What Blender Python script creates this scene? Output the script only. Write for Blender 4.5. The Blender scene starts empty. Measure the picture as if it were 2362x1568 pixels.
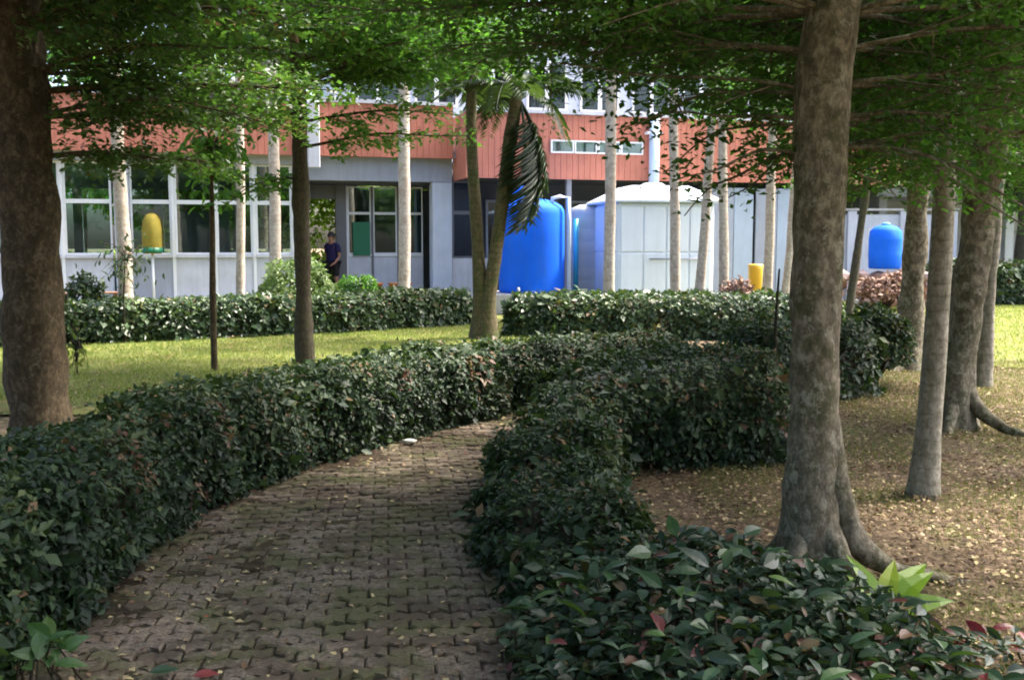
import bpy, math, random
import numpy as np

# ------------------------------------------------------------------ camera, sky, sun, exposure
scene = bpy.context.scene
COL = scene.collection
R = math.radians

cam_d = bpy.data.cameras.new('camera')
cam_d.sensor_width = 36.0
cam_d.lens = 36.0 * 2318 / 2362
cam_d.clip_start = 0.05
cam_d.clip_end = 600
cam = bpy.data.objects.new('camera', cam_d)
cam.location = (0, 0, 1.55)
cam.rotation_euler = (R(90 - 5.52), 0, 0)
COL.objects.link(cam)
scene.camera = cam

SUN_EL, SUN_AZ = 56.0, 71.0          # azimuth clockwise from +y (the way the camera looks)
world = bpy.data.worlds.new('World')
scene.world = world
world.use_nodes = True
wn = world.node_tree
sky = wn.nodes.new('ShaderNodeTexSky')
sky.sky_type = 'NISHITA'
sky.sun_disc = False
sky.sun_elevation = R(SUN_EL)
sky.sun_rotation = R(SUN_AZ)
sky.air_density = 0.8
sky.dust_density = 6.0
sky.ozone_density = 1.0
bg = wn.nodes['Background']
bg.inputs['Strength'].default_value = 0.15
wn.links.new(sky.outputs[0], bg.inputs['Color'])

sun_d = bpy.data.lights.new('sun', 'SUN')
sun_d.energy = 2.5
sun_d.angle = R(5.0)
sun_d.color = (1.0, 0.94, 0.84)
sun = bpy.data.objects.new('sun', sun_d)
sun.rotation_euler = (R(90 - SUN_EL), 0, R(180 - SUN_AZ))
COL.objects.link(sun)

scene.view_settings.view_transform = 'Standard'
scene.view_settings.look = 'None'
scene.view_settings.gamma = 1.0
scene.view_settings.use_curve_mapping = False
scene.view_settings.exposure = 2.5
scene.render.engine = 'CYCLES'
scene.cycles.use_denoising = True
scene.cycles.max_bounces = 8
scene.cycles.transparent_max_bounces = 12
scene.cycles.sample_clamp_indirect = 6.0
scene.cycles.pixel_filter_type = 'BLACKMAN_HARRIS'
scene.cycles.filter_width = 1.9

# ------------------------------------------------------------------ helpers
rng = np.random.default_rng(7)
random.seed(7)

def link(o, parent=None):
    COL.objects.link(o)
    if parent is not None:
        o.parent = parent
    return o

def tag(o, label=None, cat=None, group=None, kind=None):
    if label: o['label'] = label
    if cat: o['category'] = cat
    if group: o['group'] = group
    if kind: o['kind'] = kind
    return o

def thing(name, loc, label, cat, group=None, rz=0.0):
    o = bpy.data.objects.new(name, None)
    o.empty_display_size = 0.2
    o.location = loc
    o.rotation_euler = (0, 0, rz)
    link(o)
    return tag(o, label, cat, group)

def np_mesh(name, V, F, mat, smooth=False, rnd=None):
    """V (n,3) float, F (m,k) int"""
    V = np.ascontiguousarray(V, dtype=np.float32)
    F = np.ascontiguousarray(F, dtype=np.int32)
    m, k = F.shape
    me = bpy.data.meshes.new(name)
    me.vertices.add(len(V))
    me.vertices.foreach_set('co', V.ravel())
    me.loops.add(m * k)
    me.loops.foreach_set('vertex_index', F.ravel())
    me.polygons.add(m)
    me.polygons.foreach_set('loop_start', np.arange(0, m * k, k, dtype=np.int32))
    if smooth:
        me.polygons.foreach_set('use_smooth', np.ones(m, dtype=bool))
    me.update(calc_edges=True)
    if rnd is not None:
        a = me.attributes.new('rnd', 'FLOAT', 'POINT')
        a.data.foreach_set('value', np.ascontiguousarray(rnd, dtype=np.float32))
    if mat: me.materials.append(mat)
    return me

class MB:
    """collects polygons for ONE mesh object"""
    def __init__(s):
        s.v, s.f, s.sm = [], [], []
    def add(s, vs, fs, smooth=False):
        n = len(s.v)
        s.v += [tuple(p) for p in vs]
        s.f += [tuple(i + n for i in q) for q in fs]
        s.sm += [smooth] * len(fs)
        return s
    def box(s, x0, x1, y0, y1, z0, z1):
        vs = [(x, y, z) for z in (z0, z1) for y in (y0, y1) for x in (x0, x1)]
        return s.add(vs, [(0,2,3,1),(4,5,7,6),(0,1,5,4),(2,6,7,3),(0,4,6,2),(1,3,7,5)])
    def bbox(s, x0, x1, y0, y1, z0, z1, b=0.012):
        """box with chamfered vertical and horizontal edges"""
        xs, ys, zs = (x0, x1), (y0, y1), (z0, z1)
        vs, idx = [], {}
        for i in (0, 1):
            for j in (0, 1):
                for k in (0, 1):
                    sx, sy, sz = (1 - 2 * i), (1 - 2 * j), (1 - 2 * k)
                    for a in range(3):
                        p = [xs[i] + sx * b, ys[j] + sy * b, zs[k] + sz * b]
                        p[a] = (xs[i], ys[j], zs[k])[a]
                        idx[(i, j, k, a)] = len(vs); vs.append(p)
        fs = []
        for a in range(3):
            o1, o2 = (a + 1) % 3, (a + 2) % 3
            for e in (0, 1):
                q = []
                for (p1, p2) in ((0, 0), (1, 0), (1, 1), (0, 1)):
                    c = [0, 0, 0]; c[a] = e; c[o1] = p1; c[o2] = p2
                    q.append(idx[(*c, a)])
                fs.append(tuple(q) if e else tuple(q[::-1]))
            for p1 in (0, 1):
                for p2 in (0, 1):
                    c0 = [0, 0, 0]; c1 = [0, 0, 0]
                    c0[a], c1[a] = 0, 1; c0[o1] = c1[o1] = p1; c0[o2] = c1[o2] = p2
                    fs.append((idx[(*c0, o1)], idx[(*c0, o2)], idx[(*c1, o2)], idx[(*c1, o1)]))
        for i in (0, 1):
            for j in (0, 1):
                for k in (0, 1):
                    fs.append((idx[(i,j,k,0)], idx[(i,j,k,1)], idx[(i,j,k,2)]))
        return s.add(vs, fs)
    def tube(s, pts, rad, seg=8, cap=True, smooth=True):
        pts = np.asarray(pts, float); n = len(pts)
        rad = np.broadcast_to(np.asarray(rad, float), (n,))
        T = np.gradient(pts, axis=0); T /= np.linalg.norm(T, axis=1)[:, None] + 1e-9
        up = np.array([0, 0, 1.0]) if abs(T[0][2]) < 0.9 else np.array([1.0, 0, 0])
        vs = []
        a = np.arange(seg) * 2 * math.pi / seg
        for i in range(n):
            x = np.cross(T[i], up); x /= np.linalg.norm(x) + 1e-9
            y = np.cross(x, T[i])
            for t in a:
                vs.append(pts[i] + rad[i] * (math.cos(t) * x + math.sin(t) * y))
        fs = []
        for i in range(n - 1):
            for j in range(seg):
                k = (j + 1) % seg
                fs.append((i*seg+j, i*seg+k, (i+1)*seg+k, (i+1)*seg+j))
        if cap:
            fs.append(tuple(range(seg))[::-1]); fs.append(tuple((n-1)*seg+j for j in range(seg)))
        return s.add(vs, fs, smooth)
    def lathe(s, prof, c=(0, 0, 0), seg=32, smooth=True):
        vs, fs = [], []
        for (r, z) in prof:
            for j in range(seg):
                t = j * 2 * math.pi / seg
                vs.append((c[0] + r * math.cos(t), c[1] + r * math.sin(t), c[2] + z))
        n = len(prof)
        for i in range(n - 1):
            for j in range(seg):
                k = (j + 1) % seg
                fs.append((i*seg+j, i*seg+k, (i+1)*seg+k, (i+1)*seg+j))
        fs.append(tuple(range(seg))[::-1]); fs.append(tuple((n-1)*seg+j for j in range(seg)))
        return s.add(vs, fs, smooth)
    def build(s, name, mat, parent=None, worldco=False):
        vs = s.v
        if worldco and parent is not None:
            o_ = parent.location
            vs = [(a - o_[0], b - o_[1], c - o_[2]) for a, b, c in vs]
        me = bpy.data.meshes.new(name)
        me.from_pydata(vs, [], s.f)
        me.polygons.foreach_set('use_smooth', s.sm)
        me.materials.append(mat)
        me.update()
        return link(bpy.data.objects.new(name, me), parent)

# value noise on arrays
_perm = np.random.default_rng(3).random((64, 64, 64)).astype(np.float32)
def vnoise(P, scale=1.0, seed=0):
    Q = np.asarray(P, float) * scale + seed * 17.37
    i = np.floor(Q).astype(int); f = Q - i; f = f * f * (3 - 2 * f)
    out = 0
    for a in (0, 1):
        for b in (0, 1):
            for c in (0, 1):
                w = (f[..., 0] if a else 1 - f[..., 0]) * (f[..., 1] if b else 1 - f[..., 1]) * (f[..., 2] if c else 1 - f[..., 2])
                out = out + w * _perm[(i[..., 0] + a) % 64, (i[..., 1] + b) % 64, (i[..., 2] + c) % 64]
    return out * 2 - 1

# ------------------------------------------------------------------ materials
def new_mat(name):
    m = bpy.data.materials.new(name); m.use_nodes = True
    nt = m.node_tree
    return m, nt, nt.nodes['Principled BSDF'], nt.nodes['Material Output']

def ramp(nt, stops, interp='LINEAR'):
    r = nt.nodes.new('ShaderNodeValToRGB'); r.color_ramp.interpolation = interp
    e = r.color_ramp.elements
    while len(e) < len(stops): e.new(0.5)
    for el, (p, c) in zip(e, stops):
        el.position = p; el.color = (*c, 1)
    return r

def noise(nt, scale, detail=4, rough=0.55, vec=None, dist=0.0):
    n = nt.nodes.new('ShaderNodeTexNoise')
    n.inputs['Scale'].default_value = scale; n.inputs['Detail'].default_value = detail
    n.inputs['Roughness'].default_value = rough; n.inputs['Distortion'].default_value = dist
    if vec: nt.links.new(vec, n.inputs['Vector'])
    return n

def objco(nt, scale=None):
    t = nt.nodes.new('ShaderNodeTexCoord')
    if scale is None: return t.outputs['Object']
    mp = nt.nodes.new('ShaderNodeMapping'); mp.inputs['Scale'].default_value = scale
    nt.links.new(t.outputs['Object'], mp.inputs['Vector'])
    return mp.outputs['Vector']

def mixc(nt, fac, a, b, mode='MIX'):
    n = nt.nodes.new('ShaderNodeMix'); n.data_type = 'RGBA'; n.blend_type = mode
    for sock, v in ((n.inputs[0], fac), (n.inputs[6], a), (n.inputs[7], b)):
        if hasattr(v, 'links'): nt.links.new(v, sock)
        elif isinstance(v, (int, float)): sock.default_value = v
        else: sock.default_value = (*v, 1)
    return n.outputs[2]

def bump(nt, bsdf, h, strength=0.3, dist=0.01):
    b = nt.nodes.new('ShaderNodeBump')
    b.inputs['Strength'].default_value = strength; b.inputs['Distance'].default_value = dist
    nt.links.new(h, b.inputs['Height']); nt.links.new(b.outputs[0], bsdf.inputs['Normal'])

def mat_plain(name, col, rough=0.6, var=0.15, scale=3.0, spec=0.4, metal=0.0, dirt=None, bmp=0.08):
    m, nt, b, out = new_mat(name)
    co = objco(nt)
    n1 = noise(nt, scale, 6, 0.6, co)
    lo = tuple(c * (1 - var) for c in col); hi = tuple(min(1, c * (1 + var * 0.6)) for c in col)
    r = ramp(nt, [(0.3, lo), (0.7, hi)])
    nt.links.new(n1.outputs[0], r.inputs[0])
    c = r.outputs[0]
    if dirt:
        co2 = objco(nt, (5.0, 5.0, 0.6))
        n2 = noise(nt, 1.6, 6, 0.65, co2)
        r2 = ramp(nt, [(0.45, (0, 0, 0)), (0.75, (1, 1, 1))])
        nt.links.new(n2.outputs[0], r2.inputs[0])
        mm = nt.nodes.new('ShaderNodeMath'); mm.operation = 'MULTIPLY'; mm.inputs[1].default_value = 0.45
        nt.links.new(r2.outputs[0], mm.inputs[0])
        c = mixc(nt, mm.outputs[0], c, dirt)
    nt.links.new(c, b.inputs['Base Color'])
    b.inputs['Roughness'].default_value = rough
    b.inputs['Metallic'].default_value = metal
    b.inputs['Specular IOR Level'].default_value = spec
    n3 = noise(nt, scale * 14, 3, 0.5, co)
    bump(nt, b, n3.outputs[0], bmp, 0.01)
    return m

def mat_leaf(name, stops, rough=0.42, trans=0.25, tcol=(0.16, 0.3, 0.03), obj_random=False, spec=0.45):
    m, nt, b, out = new_mat(name)
    if obj_random:
        fac = nt.nodes.new('ShaderNodeObjectInfo').outputs['Random']
    else:
        a = nt.nodes.new('ShaderNodeAttribute'); a.attribute_name = 'rnd'; fac = a.outputs['Fac']
    r = ramp(nt, stops)
    nt.links.new(fac, r.inputs[0])
    nt.links.new(r.outputs[0], b.inputs['Base Color'])
    b.inputs['Roughness'].default_value = rough
    b.inputs['Specular IOR Level'].default_value = spec
    t = nt.nodes.new('ShaderNodeBsdfTranslucent')
    nt.links.new(mixc(nt, 0.5, r.outputs[0], tcol), t.inputs['Color'])
    mx = nt.nodes.new('ShaderNodeMixShader'); mx.inputs[0].default_value = trans
    nt.links.new(b.outputs[0], mx.inputs[1]); nt.links.new(t.outputs[0], mx.inputs[2])
    nt.links.new(mx.outputs[0], out.inputs['Surface'])
    return m

def mat_bark(name, c0, c1, c2, patch=(0.06, 0.075, 0.03), patch_amt=0.5, scale=6.0, rings=False, bstr=0.7, lichen=None):
    m, nt, b, out = new_mat(name)
    co = objco(nt)
    cv = objco(nt, (1.0, 1.0, 0.55))
    n1 = noise(nt, scale * 4.5, 12, 0.78, cv, 0.3)
    r = ramp(nt, [(0.36, c0), (0.5, c1), (0.63, c2)])
    nt.links.new(n1.outputs[0], r.inputs[0])
    n2 = noise(nt, scale * 1.2, 12, 0.78, co, 0.3)
    r2 = ramp(nt, [(0.48, (0, 0, 0)), (0.58, (1, 1, 1))])
    nt.links.new(n2.outputs[0], r2.inputs[0])
    mm = nt.nodes.new('ShaderNodeMath'); mm.operation = 'MULTIPLY'; mm.inputs[1].default_value = patch_amt
    nt.links.new(r2.outputs[0], mm.inputs[0])
    c = mixc(nt, mm.outputs[0], r.outputs[0], patch)
    if lichen:
        n4 = noise(nt, scale * 2.8, 12, 0.8, objco(nt, (1, 1, 0.8)), 0.2)
        r4 = ramp(nt, [(0.53, (0, 0, 0)), (0.6, (0.75, 0.75, 0.75))])
        nt.links.new(n4.outputs[0], r4.inputs[0])
        c = mixc(nt, r4.outputs[0], c, lichen)
    h = noise(nt, scale * 5, 8, 0.65, cv).outputs[0]
    if rings:
        w = nt.nodes.new('ShaderNodeTexWave'); w.wave_type = 'BANDS'; w.bands_direction = 'Z'
        w.inputs['Scale'].default_value = 3.6; w.inputs['Distortion'].default_value = 4.0
        w.inputs['Detail'].default_value = 3; w.inputs['Detail Scale'].default_value = 2.5
        nt.links.new(co, w.inputs['Vector'])
        rr = ramp(nt, [(0.0, (0.72, 0.69, 0.65)), (0.16, (1, 1, 1))])
        nt.links.new(w.outputs['Fac'], rr.inputs[0])
        c = mixc(nt, 0.8 if rings is True else rings, c, rr.outputs[0], 'MULTIPLY')
    nt.links.new(c, b.inputs['Base Color'])
    b.inputs['Roughness'].default_value = 0.9
    b.inputs['Specular IOR Level'].default_value = 0.2
    bump(nt, b, h, bstr, 0.015)
    return m

def mat_soil(name, stops, scale=9.0, bstr=0.8, moss=None, moss_amt=0.6):
    m, nt, b, out = new_mat(name)
    co = objco(nt)
    n1 = noise(nt, scale * 4, 10, 0.7, co)
    r = ramp(nt, stops); nt.links.new(n1.outputs[0], r.inputs[0])
    c = r.outputs[0]
    n3 = noise(nt, scale * 0.16, 4, 0.6, co)
    r3 = ramp(nt, [(0.35, (0.72, 0.72, 0.72)), (0.65, (1.2, 1.18, 1.12))])
    nt.links.new(n3.outputs[0], r3.inputs[0])
    c = mixc(nt, 1.0, c, r3.outputs[0], 'MULTIPLY')
    if moss:
        n2 = noise(nt, scale * 0.22, 7, 0.68, co, 0.3)
        r2 = ramp(nt, [(0.48, (0, 0, 0)), (0.64, (moss_amt,) * 3)])
        nt.links.new(n2.outputs[0], r2.inputs[0])
        c = mixc(nt, r2.outputs[0], c, moss)
    nt.links.new(c, b.inputs['Base Color'])
    b.inputs['Roughness'].default_value = 0.95
    b.inputs['Specular IOR Level'].default_value = 0.15
    h = noise(nt, scale * 5, 10, 0.75, co).outputs[0]
    bump(nt, b, h, bstr, 0.02)
    return m

def mat_glass(name, tint=(0.75, 0.86, 0.84), refl=0.16, gr=0.03):
    m, nt, b, out = new_mat(name)
    nt.nodes.remove(b)
    tr = nt.nodes.new('ShaderNodeBsdfTransparent'); tr.inputs[0].default_value = (*tint, 1)
    gl = nt.nodes.new('ShaderNodeBsdfGlossy'); gl.inputs['Roughness'].default_value = gr
    gl.inputs['Color'].default_value = (0.9, 0.95, 0.95, 1)
    n1 = noise(nt, 1.1, 2, 0.5, objco(nt)); bp = nt.nodes.new('ShaderNodeBump')
    bp.inputs['Strength'].default_value = 0.05; bp.inputs['Distance'].default_value = 0.02
    nt.links.new(n1.outputs[0], bp.inputs['Height']); nt.links.new(bp.outputs[0], gl.inputs['Normal'])
    fr = nt.nodes.new('ShaderNodeFresnel'); fr.inputs[0].default_value = 1.5
    ad = nt.nodes.new('ShaderNodeMath'); ad.operation = 'ADD'; ad.inputs[1].default_value = refl; ad.use_clamp = True
    nt.links.new(fr.outputs[0], ad.inputs[0])
    mx = nt.nodes.new('ShaderNodeMixShader')
    nt.links.new(ad.outputs[0], mx.inputs[0]); nt.links.new(tr.outputs[0], mx.inputs[1]); nt.links.new(gl.outputs[0], mx.inputs[2])
    nt.links.new(mx.outputs[0], out.inputs['Surface'])
    return m

M = {}
M['hedge'] = mat_leaf('hedge_leaf', [(0.0, (0.008, 0.018, 0.009)), (0.35, (0.016, 0.036, 0.016)), (0.62, (0.03, 0.058, 0.023)),
                                     (0.82, (0.055, 0.085, 0.03)), (0.93, (0.1, 0.12, 0.045)), (0.965, (0.09, 0.03, 0.02)), (1.0, (0.15, 0.09, 0.045))],
                      rough=0.52, trans=0.12, spec=0.3)
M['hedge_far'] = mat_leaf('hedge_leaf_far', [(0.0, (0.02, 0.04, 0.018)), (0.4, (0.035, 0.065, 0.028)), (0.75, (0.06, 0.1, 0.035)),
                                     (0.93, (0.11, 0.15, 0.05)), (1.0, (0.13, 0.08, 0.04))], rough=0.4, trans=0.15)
M['term'] = mat_leaf('tier_leaf', [(0.0, (0.018, 0.052, 0.014)), (0.5, (0.036, 0.098, 0.02)), (0.85, (0.065, 0.145, 0.026)), (1.0, (0.12, 0.18, 0.03))],
                     rough=0.45, trans=0.46, tcol=(0.17, 0.46, 0.03), spec=0.4)
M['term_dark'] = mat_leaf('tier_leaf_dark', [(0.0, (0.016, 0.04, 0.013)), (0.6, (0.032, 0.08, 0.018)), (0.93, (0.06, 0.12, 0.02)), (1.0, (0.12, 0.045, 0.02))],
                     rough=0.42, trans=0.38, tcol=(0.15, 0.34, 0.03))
M['bright'] = mat_leaf('bright_leaf', [(0.0, (0.08, 0.15, 0.02)), (0.5, (0.13, 0.22, 0.03)), (1.0, (0.2, 0.3, 0.05))], rough=0.5, trans=0.5, tcol=(0.4, 0.6, 0.05))
M['palmleaf'] = mat_leaf('palm_leaflet', [(0.0, (0.008, 0.02, 0.01)), (0.6, (0.016, 0.036, 0.016)), (1.0, (0.035, 0.06, 0.022))], rough=0.5, trans=0.15, spec=0.3)
M['shrub_light'] = mat_leaf('pale_shrub_leaf', [(0.0, (0.07, 0.12, 0.03)), (0.5, (0.13, 0.2, 0.06)), (1.0, (0.24, 0.3, 0.12))], rough=0.5, trans=0.35)
M['big_leaf'] = mat_leaf('broad_leaf', [(0.0, (0.008, 0.02, 0.011)), (0.4, (0.014, 0.037, 0.018)), (0.7, (0.024, 0.058, 0.028)), (0.9, (0.045, 0.08, 0.035)),
                                        (0.93, (0.07, 0.014, 0.016)), (0.975, (0.1, 0.018, 0.02)), (1.0, (0.13, 0.13, 0.04))], rough=0.42, trans=0.12, obj_random=True, spec=0.38)
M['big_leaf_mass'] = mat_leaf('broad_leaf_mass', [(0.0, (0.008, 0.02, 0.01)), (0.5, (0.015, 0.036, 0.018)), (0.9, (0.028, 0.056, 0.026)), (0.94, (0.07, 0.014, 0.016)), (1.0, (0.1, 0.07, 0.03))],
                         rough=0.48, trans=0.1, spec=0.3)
M['red_leaf'] = mat_leaf('crimson_leaf', [(0.0, (0.055, 0.008, 0.012)), (0.5, (0.12, 0.015, 0.02)), (0.8, (0.19, 0.03, 0.03)), (1.0, (0.05, 0.06, 0.03))], rough=0.4, trans=0.15, tcol=(0.4, 0.03, 0.03), obj_random=True)
M['lime_leaf'] = mat_leaf('lime_leaf', [(0.0, (0.1, 0.2, 0.012)), (0.6, (0.17, 0.3, 0.016)), (1.0, (0.27, 0.34, 0.04))], rough=0.4, trans=0.3, tcol=(0.4, 0.6, 0.02), obj_random=True)
M['grass'] = mat_leaf('grass_blade', [(0.0, (0.055, 0.11, 0.025)), (0.5, (0.12, 0.19, 0.045)), (0.85, (0.22, 0.27, 0.075)), (1.0, (0.34, 0.335, 0.15))], rough=0.6, trans=0.4, tcol=(0.4, 0.45, 0.05), spec=0.2)
M['grass_dry'] = mat_leaf('grass_blade_dry', [(0.0, (0.05, 0.085, 0.02)), (0.5, (0.1, 0.14, 0.035)), (1.0, (0.26, 0.25, 0.1))], rough=0.7, trans=0.3, tcol=(0.3, 0.3, 0.06), spec=0.2)
M['litter'] = mat_leaf('fallen_leaf', [(0.0, (0.045, 0.027, 0.017)), (0.35, (0.11, 0.065, 0.038)), (0.65, (0.2, 0.135, 0.08)), (0.86, (0.34, 0.26, 0.165)), (0.94, (0.44, 0.36, 0.18)), (1.0, (0.25, 0.06, 0.04))],
                       rough=0.75, trans=0.08, tcol=(0.3, 0.16, 0.05), spec=0.25)
M['dry_leaf'] = mat_leaf('dry_leaf', [(0.0, (0.08, 0.035, 0.025)), (0.5, (0.2, 0.11, 0.08)), (1.0, (0.38, 0.26, 0.2))], rough=0.8, trans=0.1, tcol=(0.3, 0.16, 0.08))
M['twig'] = mat_bark('twig_wood', (0.018, 0.014, 0.01), (0.03, 0.024, 0.016), (0.05, 0.038, 0.025), patch_amt=0.2)
M['bark'] = mat_bark('tree_bark', (0.05, 0.042, 0.03), (0.14, 0.118, 0.085), (0.29, 0.25, 0.185), patch=(0.045, 0.05, 0.018), patch_amt=0.7, scale=5, lichen=(0.3, 0.285, 0.22))
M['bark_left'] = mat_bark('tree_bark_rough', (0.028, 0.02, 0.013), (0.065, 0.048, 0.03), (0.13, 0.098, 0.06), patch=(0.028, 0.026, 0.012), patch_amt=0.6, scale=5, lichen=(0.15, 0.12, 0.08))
M['bark_dark'] = mat_bark('dark_bark', (0.03, 0.026, 0.02), (0.06, 0.05, 0.038), (0.11, 0.09, 0.065), patch_amt=0.4, scale=7)
M['bark_pale'] = mat_bark('pale_trunk', (0.3, 0.25, 0.2), (0.43, 0.375, 0.315), (0.53, 0.48, 0.42), patch=(0.26, 0.2, 0.145), patch_amt=0.6, scale=5, rings=0.45, bstr=0.4)
M['bark_palm'] = mat_bark('ringed_palm_trunk', (0.13, 0.12, 0.095), (0.23, 0.21, 0.17), (0.34, 0.32, 0.27), patch=(0.1, 0.1, 0.06), patch_amt=0.6, scale=6, rings=True, bstr=0.5)
M['bark_clump'] = mat_bark('clump_palm_trunk', (0.04, 0.034, 0.02), (0.08, 0.066, 0.036), (0.14, 0.115, 0.07), patch=(0.05, 0.065, 0.02), patch_amt=0.8, scale=5, rings=True, bstr=0.4)
M['ground'] = mat_soil('ground_soil', [(0.36, (0.06, 0.042, 0.028)), (0.5, (0.14, 0.1, 0.066)), (0.64, (0.25, 0.19, 0.13))], 8, moss=(0.12, 0.125, 0.04), moss_amt=0.75)
M['path'] = mat_soil('path_soil', [(0.36, (0.022, 0.015, 0.01)), (0.5, (0.05, 0.036, 0.024)), (0.64, (0.1, 0.075, 0.05))], 7, bstr=1.0, moss=(0.075, 0.08, 0.035), moss_amt=0.4)
def mat_paver():
    m, nt, b, out = new_mat('mossy_paver')
    geo = nt.nodes.new('ShaderNodeNewGeometry').outputs['Position']
    n1 = noise(nt, 60, 8, 0.75, geo)
    r = ramp(nt, [(0.34, (0.075, 0.06, 0.048)), (0.5, (0.17, 0.14, 0.113)), (0.64, (0.29, 0.24, 0.195))]); nt.links.new(n1.outputs[0], r.inputs[0])
    oi = nt.nodes.new('ShaderNodeNewGeometry').outputs['Random Per Island']
    r2 = ramp(nt, [(0, (0.55, 0.53, 0.5)), (0.35, (0.82, 0.79, 0.75)), (0.7, (0.98, 0.95, 0.9)), (1, (1.3, 1.22, 1.13))]); nt.links.new(oi, r2.inputs[0])
    c = mixc(nt, 1.0, r.outputs[0], r2.outputs[0], 'MULTIPLY')
    n2 = noise(nt, 2.4, 8, 0.72, geo, 0.4)
    r3 = ramp(nt, [(0.45, (0, 0, 0)), (0.56, (0.8, 0.8, 0.8))]); nt.links.new(n2.outputs[0], r3.inputs[0])
    c = mixc(nt, r3.outputs[0], c, (0.075, 0.08, 0.03))
    n3 = noise(nt, 3.3, 8, 0.75, geo, 0.6)
    r4 = ramp(nt, [(0.48, (0, 0, 0)), (0.58, (0.85, 0.85, 0.85))]); nt.links.new(n3.outputs[0], r4.inputs[0])
    c = mixc(nt, r4.outputs[0], c, (0.075, 0.056, 0.041))
    nt.links.new(c, b.inputs['Base Color'])
    b.inputs['Roughness'].default_value = 0.92; b.inputs['Specular IOR Level'].default_value = 0.2
    bump(nt, b, noise(nt, 110, 8, 0.7, geo).outputs[0], 0.7, 0.01)
    return m
M['paver'] = mat_paver()
M['lawn'] = mat_soil('lawn_soil', [(0.2, (0.07, 0.085, 0.03)), (0.5, (0.14, 0.155, 0.045)), (0.8, (0.22, 0.23, 0.075))], 8, moss=(0.16, 0.1, 0.05), moss_amt=0.5)
M['white_wall'] = mat_plain('white_wall', (0.51, 0.53, 0.585), 0.75, 0.14, 2.0, 0.3, dirt=(0.33, 0.33, 0.33))
M['grey_wall'] = mat_plain('grey_wall', (0.36, 0.38, 0.41), 0.8, 0.12, 2.0, 0.3, dirt=(0.25, 0.25, 0.25))
M['grey_panel'] = mat_plain('grey_panel', (0.3, 0.33, 0.39), 0.7, 0.1, 1.5, 0.3, dirt=(0.2, 0.2, 0.22))
M['shaded_wall'] = mat_plain('shaded_wall', (0.07, 0.075, 0.085), 0.8, 0.2, 2.0, 0.3)  # dark tone puts the shade of recess, ceilings and interior into the colour
M['blue_grey'] = mat_plain('blue_grey_paint', (0.45, 0.5, 0.58), 0.7, 0.1, 2.0, 0.3, dirt=(0.36, 0.38, 0.42))
M['red_clad'] = mat_plain('red_cladding', (0.47, 0.175, 0.12), 0.75, 0.2, 1.4, 0.25, dirt=(0.3, 0.125, 0.085), bmp=0.2)
M['frame'] = mat_plain('white_frame', (0.7, 0.72, 0.74), 0.45, 0.06, 3.0, 0.5)
M['dark_frame'] = mat_plain('dark_frame', (0.12, 0.12, 0.13), 0.5, 0.1, 3.0, 0.5)
M['concrete'] = mat_plain('concrete', (0.42, 0.41, 0.39), 0.9, 0.2, 2.5, 0.2, dirt=(0.25, 0.24, 0.22), bmp=0.3)
M['glass'] = mat_glass('window_glass', (0.6, 0.74, 0.72), 0.1)
M['glass_dark'] = mat_glass('window_glass_dark', (0.35, 0.42, 0.42), 0.02)
M['glass_matt'] = mat_glass('window_glass_obscured', (0.2, 0.24, 0.25), 0.0, 0.45)
M['blue'] = mat_plain('blue_plastic', (0.005, 0.125, 0.78), 0.75, 0.14, 1.5, 0.2, dirt=(0.04, 0.15, 0.55))
M['light_blue'] = mat_plain('light_blue_plastic', (0.2, 0.48, 0.75), 0.4, 0.1, 1.5, 0.5)
M['white_plastic'] = mat_plain('white_fibreglass', (0.66, 0.75, 0.86), 0.42, 0.06, 1.2, 0.45, dirt=(0.52, 0.58, 0.66))
M['pale_blue'] = mat_plain('pale_blue_fibreglass', (0.42, 0.52, 0.66), 0.5, 0.1, 1.2, 0.4, dirt=(0.35, 0.42, 0.5))
M['pale_grey'] = mat_plain('pale_grey_fibreglass', (0.42, 0.44, 0.45), 0.7, 0.1, 1.2, 0.2, dirt=(0.33, 0.34, 0.34))
M['panel_blue'] = mat_plain('muted_blue_panel', (0.34, 0.41, 0.5), 0.7, 0.12, 1.4, 0.3, dirt=(0.26, 0.3, 0.35))
M['turquoise'] = mat_plain('turquoise_plastic', (0.03, 0.36, 0.5), 0.4, 0.1, 2.0, 0.5)
M['yellow'] = mat_plain('yellow_plastic', (0.62, 0.36, 0.02), 0.45, 0.12, 2.0, 0.5, dirt=(0.4, 0.25, 0.03))
M['ochre'] = mat_plain('dull_ochre', (0.27, 0.21, 0.03), 0.75, 0.3, 4.0, 0.2, dirt=(0.12, 0.14, 0.03))
M['green'] = mat_plain('green_plastic', (0.0, 0.12, 0.055), 0.45, 0.12, 2.0, 0.5)
M['terracotta'] = mat_plain('terracotta', (0.36, 0.16, 0.07), 0.85, 0.2, 4.0, 0.2)
M['wood'] = mat_plain('weathered_wood', (0.22, 0.12, 0.08), 0.8, 0.25, 5.0, 0.3, bmp=0.3)
M['stone'] = mat_plain('pinkish_stone', (0.42, 0.3, 0.26), 0.9, 0.3, 3.0, 0.2, bmp=0.5)
M['skin'] = mat_plain('skin', (0.24, 0.12, 0.075), 0.55, 0.05, 4.0, 0.4)
M['navy'] = mat_plain('navy_cloth', (0.018, 0.014, 0.06), 0.85, 0.15, 6.0, 0.2)
M['black_cloth'] = mat_plain('black_cloth', (0.012, 0.012, 0.013), 0.85, 0.15, 6.0, 0.2)
M['hair'] = mat_plain('black_hair', (0.008, 0.007, 0.006), 0.5, 0.1, 20.0, 0.5)
M['paper'] = mat_plain('pale_scrap', (0.6, 0.58, 0.52), 0.8, 0.1, 8.0, 0.3)

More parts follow.
